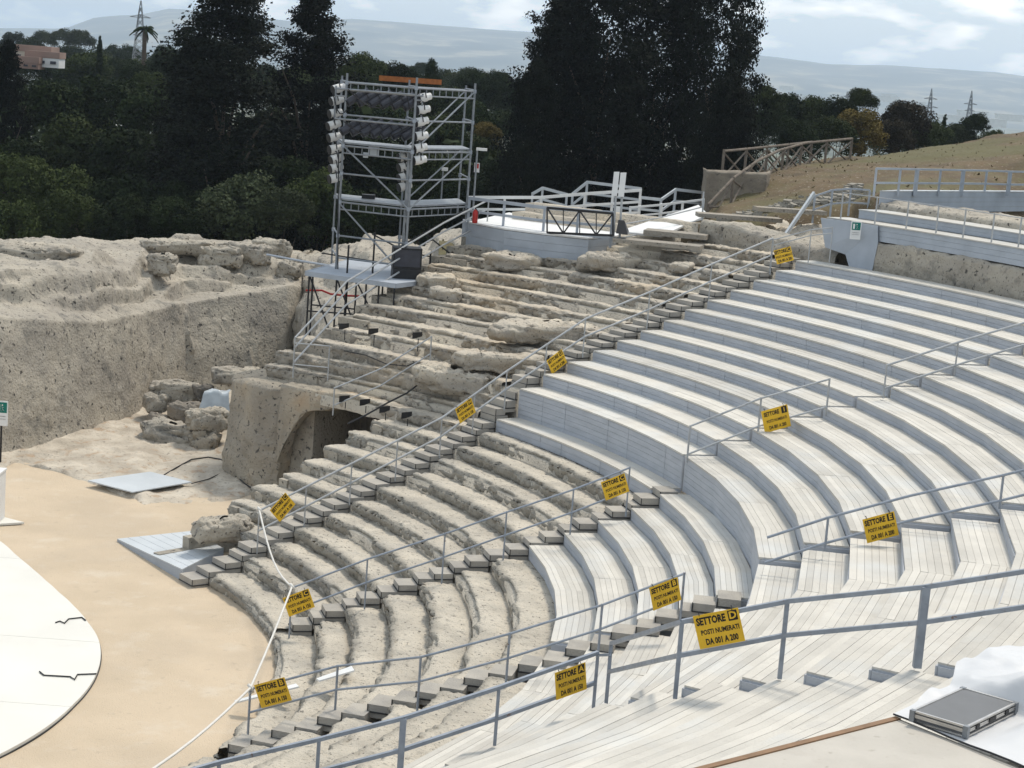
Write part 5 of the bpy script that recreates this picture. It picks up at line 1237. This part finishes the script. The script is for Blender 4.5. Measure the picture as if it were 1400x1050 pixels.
ND = [(30, 212, 79, 100, M_leafo, 'mid green leafy tree at the left edge, rising over the rock cliff'), (100, 262, 77, 90, M_leafo, 'low olive green bush above the left end of the rock cliff'), (335, 240, 78, 120, M_leafg, 'grey green leafy tree above the middle of the rock cliff'), (240, 272, 77, 80, M_leafd, 'low dark bush left of the grey green tree above the cliff'), (22, 275, 76, 90, M_leafo, 'lowest green bush at the left edge, touching the cliff top'), (395, 258, 77, 80, M_leafg, 'dull green bush left of the scaffold tower foot'), (170, 270, 77, 90, M_leafd, 'dark low tree above the middle of the left cliff top'),
      (205, 100, 112, 60, M_leafo, 'small olive tree below the pylon, among the dark wood'), (110, 120, 108, 90, M_leafo, 'dull olive crown near the small black cypress'), (495, 72, 120, 70, M_leafo, 'olive crown left of the tower top'), (548, 88, 125, 60, M_leafd, 'dark green crown right behind the tower top'), (668, 168, 105, 44, M_leafy, 'yellowish tree glowing behind the right leg of the tower'), (620, 120, 125, 70, M_leafo, 'olive crown seen through the right bay of the tower'), (650, 95, 140, 60, M_leafd, 'dark crown touching the hills, right of the tower'), (690, 100, 140, 50, M_leafd, 'dark crown at the left flank of the middle conifers'), (230, 72, 150, 50, M_leafd, 'dark crown right of the palm tree'), (185, 88, 135, 50, M_leafd, 'dark crown under the palm tree')]
for k, (x, y, d, w_, m, lb) in enumerate(ND): tree('bush', k % 4, m, x, y, d, w_, lb, GL)
GR = 'trees behind the grassy slope at the right'
RT = [(1075, 128, 112, 70, M_leafd, 'dark green crown right beside the middle conifers', 0), (1115, 132, 112, 70, M_leafo, 'olive green crown second from the middle conifers', 1), (1150, 135, 110, 60, M_leafd, 'dark crown left of the tallest tree behind the slope', 2), (1181, 122, 108, 46, M_leafo, 'tallest green tree behind the grassy slope', 3), (1178, 150, 102, 80, M_leafy, 'yellow green autumn tree behind the end of the rustic fence', 0), (1140, 160, 100, 70, M_leafo, 'low olive tree above the rustic fence', 1), (1090, 165, 98, 70, M_leafd, 'low dark tree above the left part of the rustic fence', 2), (1240, 140, 110, 80, M_leafb, 'rounded dark brown green crown in the middle of the slope skyline', 3), (1225, 165, 104, 60, M_leafb, 'low brownish tree right of the yellow green tree', 0), (1275, 165, 112, 60, M_leafo, 'low olive bush right of the rounded brown crown', 1), (1335, 156, 118, 44, M_leafd, 'small dark round crown near the right pylon', 2), (1308, 170, 118, 50, M_leafg, 'small dull green crown left of the small dark round crown', 3), (1360, 178, 122, 44, M_leafo, 'last low bush at the right end of the slope skyline', 0), (1050, 150, 104, 50, M_leafd, 'dark crown touching the right flank of the middle conifers', 1)]
for x, y, d, w_, m, lb, v in RT: tree('bush', v, m, x, y, d, w_, lb, GR, zb=-2.)
tree('cypress', 1, M_leafd, 1292, 160, 116, 16, 'small pointed dark conifer on the slope skyline between round crowns', GR, zb=-1)
# far belts of trees
GF = 'distant trees beyond the wood'
far = [(20, 44, 330, 40, M_leafd), (60, 42, 330, 36, M_leafg), (85, 40, 320, 34, M_leafg), (112, 42, 320, 40, M_leafg), (150, 62, 300, 60, M_leafd), (45, 52, 290, 50, M_leafd), (180, 64, 280, 50, M_leafd), (255, 68, 260, 60, M_leafd), (225, 62, 270, 40, M_leafd), (100, 62, 300, 60, M_leafd), (520, 84, 260, 50, M_leafd), (560, 92, 240, 60, M_leafd), (605, 95, 220, 50, M_leafd), (640, 92, 220, 44, M_leafg), (680, 98, 220, 40, M_leafd), (575, 86, 280, 30, M_leafd)]
for k in range(46):
    x = -30+k*17+random.uniform(-6, 6); far.append((x, np.interp(x, [-30, 200, 480, 720], [64, 78, 95, 112])+random.uniform(-5, 10), random.uniform(160, 240), random.uniform(44, 70), (M_leafd, M_leafo, M_leafg, M_leafd)[k % 4]))
for k in range(9):
    x = 1035+k*36+random.uniform(-8, 8); far.append((x, 150+.09*(x-1035)+random.uniform(0, 10), random.uniform(130, 170), random.uniform(46, 66), (M_leafd, M_leafo)[k % 2]))
for k, (x, y, d, w_, m) in enumerate(far): tree('bush', k % 4, m, x, y, d, w_, 'distant round tree crown in the hazy belt beyond the dark wood', GF)
# a dense understorey that reads as one dark mass
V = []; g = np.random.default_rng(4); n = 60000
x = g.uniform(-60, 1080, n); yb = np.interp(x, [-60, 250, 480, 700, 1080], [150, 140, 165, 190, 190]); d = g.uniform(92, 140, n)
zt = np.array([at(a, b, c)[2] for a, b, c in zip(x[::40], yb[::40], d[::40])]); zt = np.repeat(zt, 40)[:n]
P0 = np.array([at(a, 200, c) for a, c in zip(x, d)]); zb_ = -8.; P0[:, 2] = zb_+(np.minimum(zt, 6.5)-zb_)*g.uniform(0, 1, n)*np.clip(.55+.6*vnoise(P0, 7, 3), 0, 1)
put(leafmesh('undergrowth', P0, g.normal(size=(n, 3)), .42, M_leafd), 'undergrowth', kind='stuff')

# palm
p = at(198, 46, 170); zb = terrain_z(170); t_ = thing('palm_tree', (p[0], p[1], zb), 'palm tree with a round head beside the left pylon', 'tree')
mb = MB(); mb.tube([(p[0], p[1], zb), (p[0], p[1], p[2]+.3)], [.24, .2], 9); mb.build('trunk', M_bark, t_)
for k in range(26):
    a = rng.uniform(0, 6.28); e = rng.uniform(-.3, 1.2); L_ = rng.uniform(.95, 1.45); mb = MB(); c0 = p+np.array([0, 0, .4])
    pts = [c0+np.array([math.cos(a)*math.cos(e)*L_*s, math.sin(a)*math.cos(e)*L_*s, math.sin(e)*L_*s-.9*s*s]) for s in np.linspace(0, 1, 6)]
    for s_ in (-1, 1):
        for q in range(5):
            A_, B_ = pts[q], pts[q+1]; sd_ = np.array([-math.sin(a), math.cos(a), 0])*s_*.16*(1-q/6); mb.add([A_, B_, B_+sd_*.8+[0, 0, -.15], A_+sd_+[0, 0, -.15]], [(0, 1, 2, 3)])
    mb.build('frond', M_leafd, t_)
# pylons
def pylon(px, y0, y1, d, w, arms, label):
    b, tp = vert(px, y1, d, y0); H = tp[2]-b[2]; t_ = thing('pylon', b, label, 'pylon', 'steel electricity pylons')
    s = w*d/FPX/2; r = max(.05, d*.00016)
    def cor(f_): k = s*(1-.86*f_) if f_ < .8 else s*.31*(1-(f_-.8)*4.2); return [b+np.array([sx*k, sy*k, H*f_]) for sx, sy in ((-1, -1), (1, -1), (1, 1), (-1, 1))]
    fs = np.linspace(0, 1, 12); cs = [cor(f_) for f_ in fs]
    for j in range(4): mb = MB(); mb.tube([c[j] for c in cs], r, 5); mb.build('leg', M_galv, t_)
    mb = MB()
    for k in range(11):
        for j in range(4): mb.tube([cs[k][j], cs[k+1][(j+1) % 4]], r*.7, 4); mb.tube([cs[k][(j+1) % 4], cs[k+1][j]], r*.7, 4)
    mb.build('lattice', M_galv, t_)
    for f_, aw in arms:
        mb = MB(); c = b+np.array([0, 0, H*f_]); q = aw*d/FPX/2; mb.tube([c+[-q, 0, 0], c+[0, 0, .25*q], c+[q, 0, 0]], r, 5); mb.tube([c+[-q, 0, 0], c+[q, 0, 0]], r, 5); mb.build('cross_arm', M_galv, t_)
    return t_
pylon(189, 1, 95, 260, 17, [(.76, 28), (.50, 18)], 'lattice pylon at the upper left beside the palm')
pylon(1267, 121, 185, 420, 10, [(.78, 18), (.6, 22)], 'left one of two distant pylons over the right hand plain')
pylon(1322, 124, 185, 430, 10, [(.7, 18), (.55, 14)], 'right one of two distant pylons over the right hand plain')
pylon(1155, 125, 160, 500, 7, [(.8, 10)], 'tiny pylon tip left of the tallest tree behind the slope')
# far buildings
def bldg(px, py, d, sz, m, label, roof=None, win=True):
    p = at(px, py, d); t_ = thing('building', p-[0, 0, sz[2]], label, 'building', 'buildings beyond the wood')
    mb = MB(); mb.box(p-[0, 0, sz[2]/2], sz); mb.build('wall', m, t_); mb = MB(); mb.box(p+[0, 0, .25], (sz[0]*1.04, sz[1]*1.04, .5)); mb.build('roof', roof or m, t_)
    if win:
        n = max(3, int(sz[0]/4))
        for k in range(n): mb = MB(); mb.box(p+[-sz[0]/2+(k+.5)*sz[0]/n, -sz[1]/2-.03, -sz[2]*.45], (sz[0]/n*.5, .1, sz[2]*.3)); mb.build('window', M_dark, t_)
    return t_
bldg(48, 71, 152, (3.2, 2.5, .9), M_bwall, 'ochre low building at the far left above the white and red one', M_broof)
bldg(62, 79, 150, (2.7, 2, .75), M_bwhite, 'long white building with a red band at the far left', M_broof)
bldg(40, 86, 149, (2.0, 2, .45), M_broof, 'low dark red building in front of the white one at the far left')
bldg(160, 84, 300, (8, 4, 2.2), M_bwall, 'low pale wall like building right of the small cypress')
for k, (x, y, d) in enumerate([(1075, 118, 3000), (1105, 131, 2600), (1210, 132, 2500), (1216, 129, 2900), (1300, 158, 2000), (1330, 152, 2300), (1358, 163, 1700), (1380, 157, 2100), (1245, 139, 2400), (1180, 124, 3000)]):
    bldg(x, y, d, (22+7*(k % 3), 14, 7), M_bwhite, ['far white building on the hazy plain, leftmost', 'far white building on the plain, second from the left', 'bright far building on the plain above the tallest tree', 'tiny far building behind the bright one', 'far building on the plain between the two pylons', 'far building above the right pylon', 'large pale far building near the right edge', 'far building at the right edge of the plain', 'far building left of the left pylon', 'far building between the left buildings and the bright one'][k], win=False)

# ================================================================== AIR
mb = MB(); mb.box((0, 0, 75), (27000, 27000, 280))
hz = bpy.data.materials.new('haze'); hz.use_nodes = True; n = hz.node_tree; n.nodes.clear()
o_ = n.nodes.new('ShaderNodeOutputMaterial'); v_ = n.nodes.new('ShaderNodeVolumePrincipled')
v_.inputs['Color'].default_value = (.72, .85, 1., 1); v_.inputs['Density'].default_value = 1.5e-4; v_.inputs['Anisotropy'].default_value = .45
n.links.new(v_.outputs['Volume'], o_.inputs['Volume'])
mb.build('haze', hz, kind='stuff')
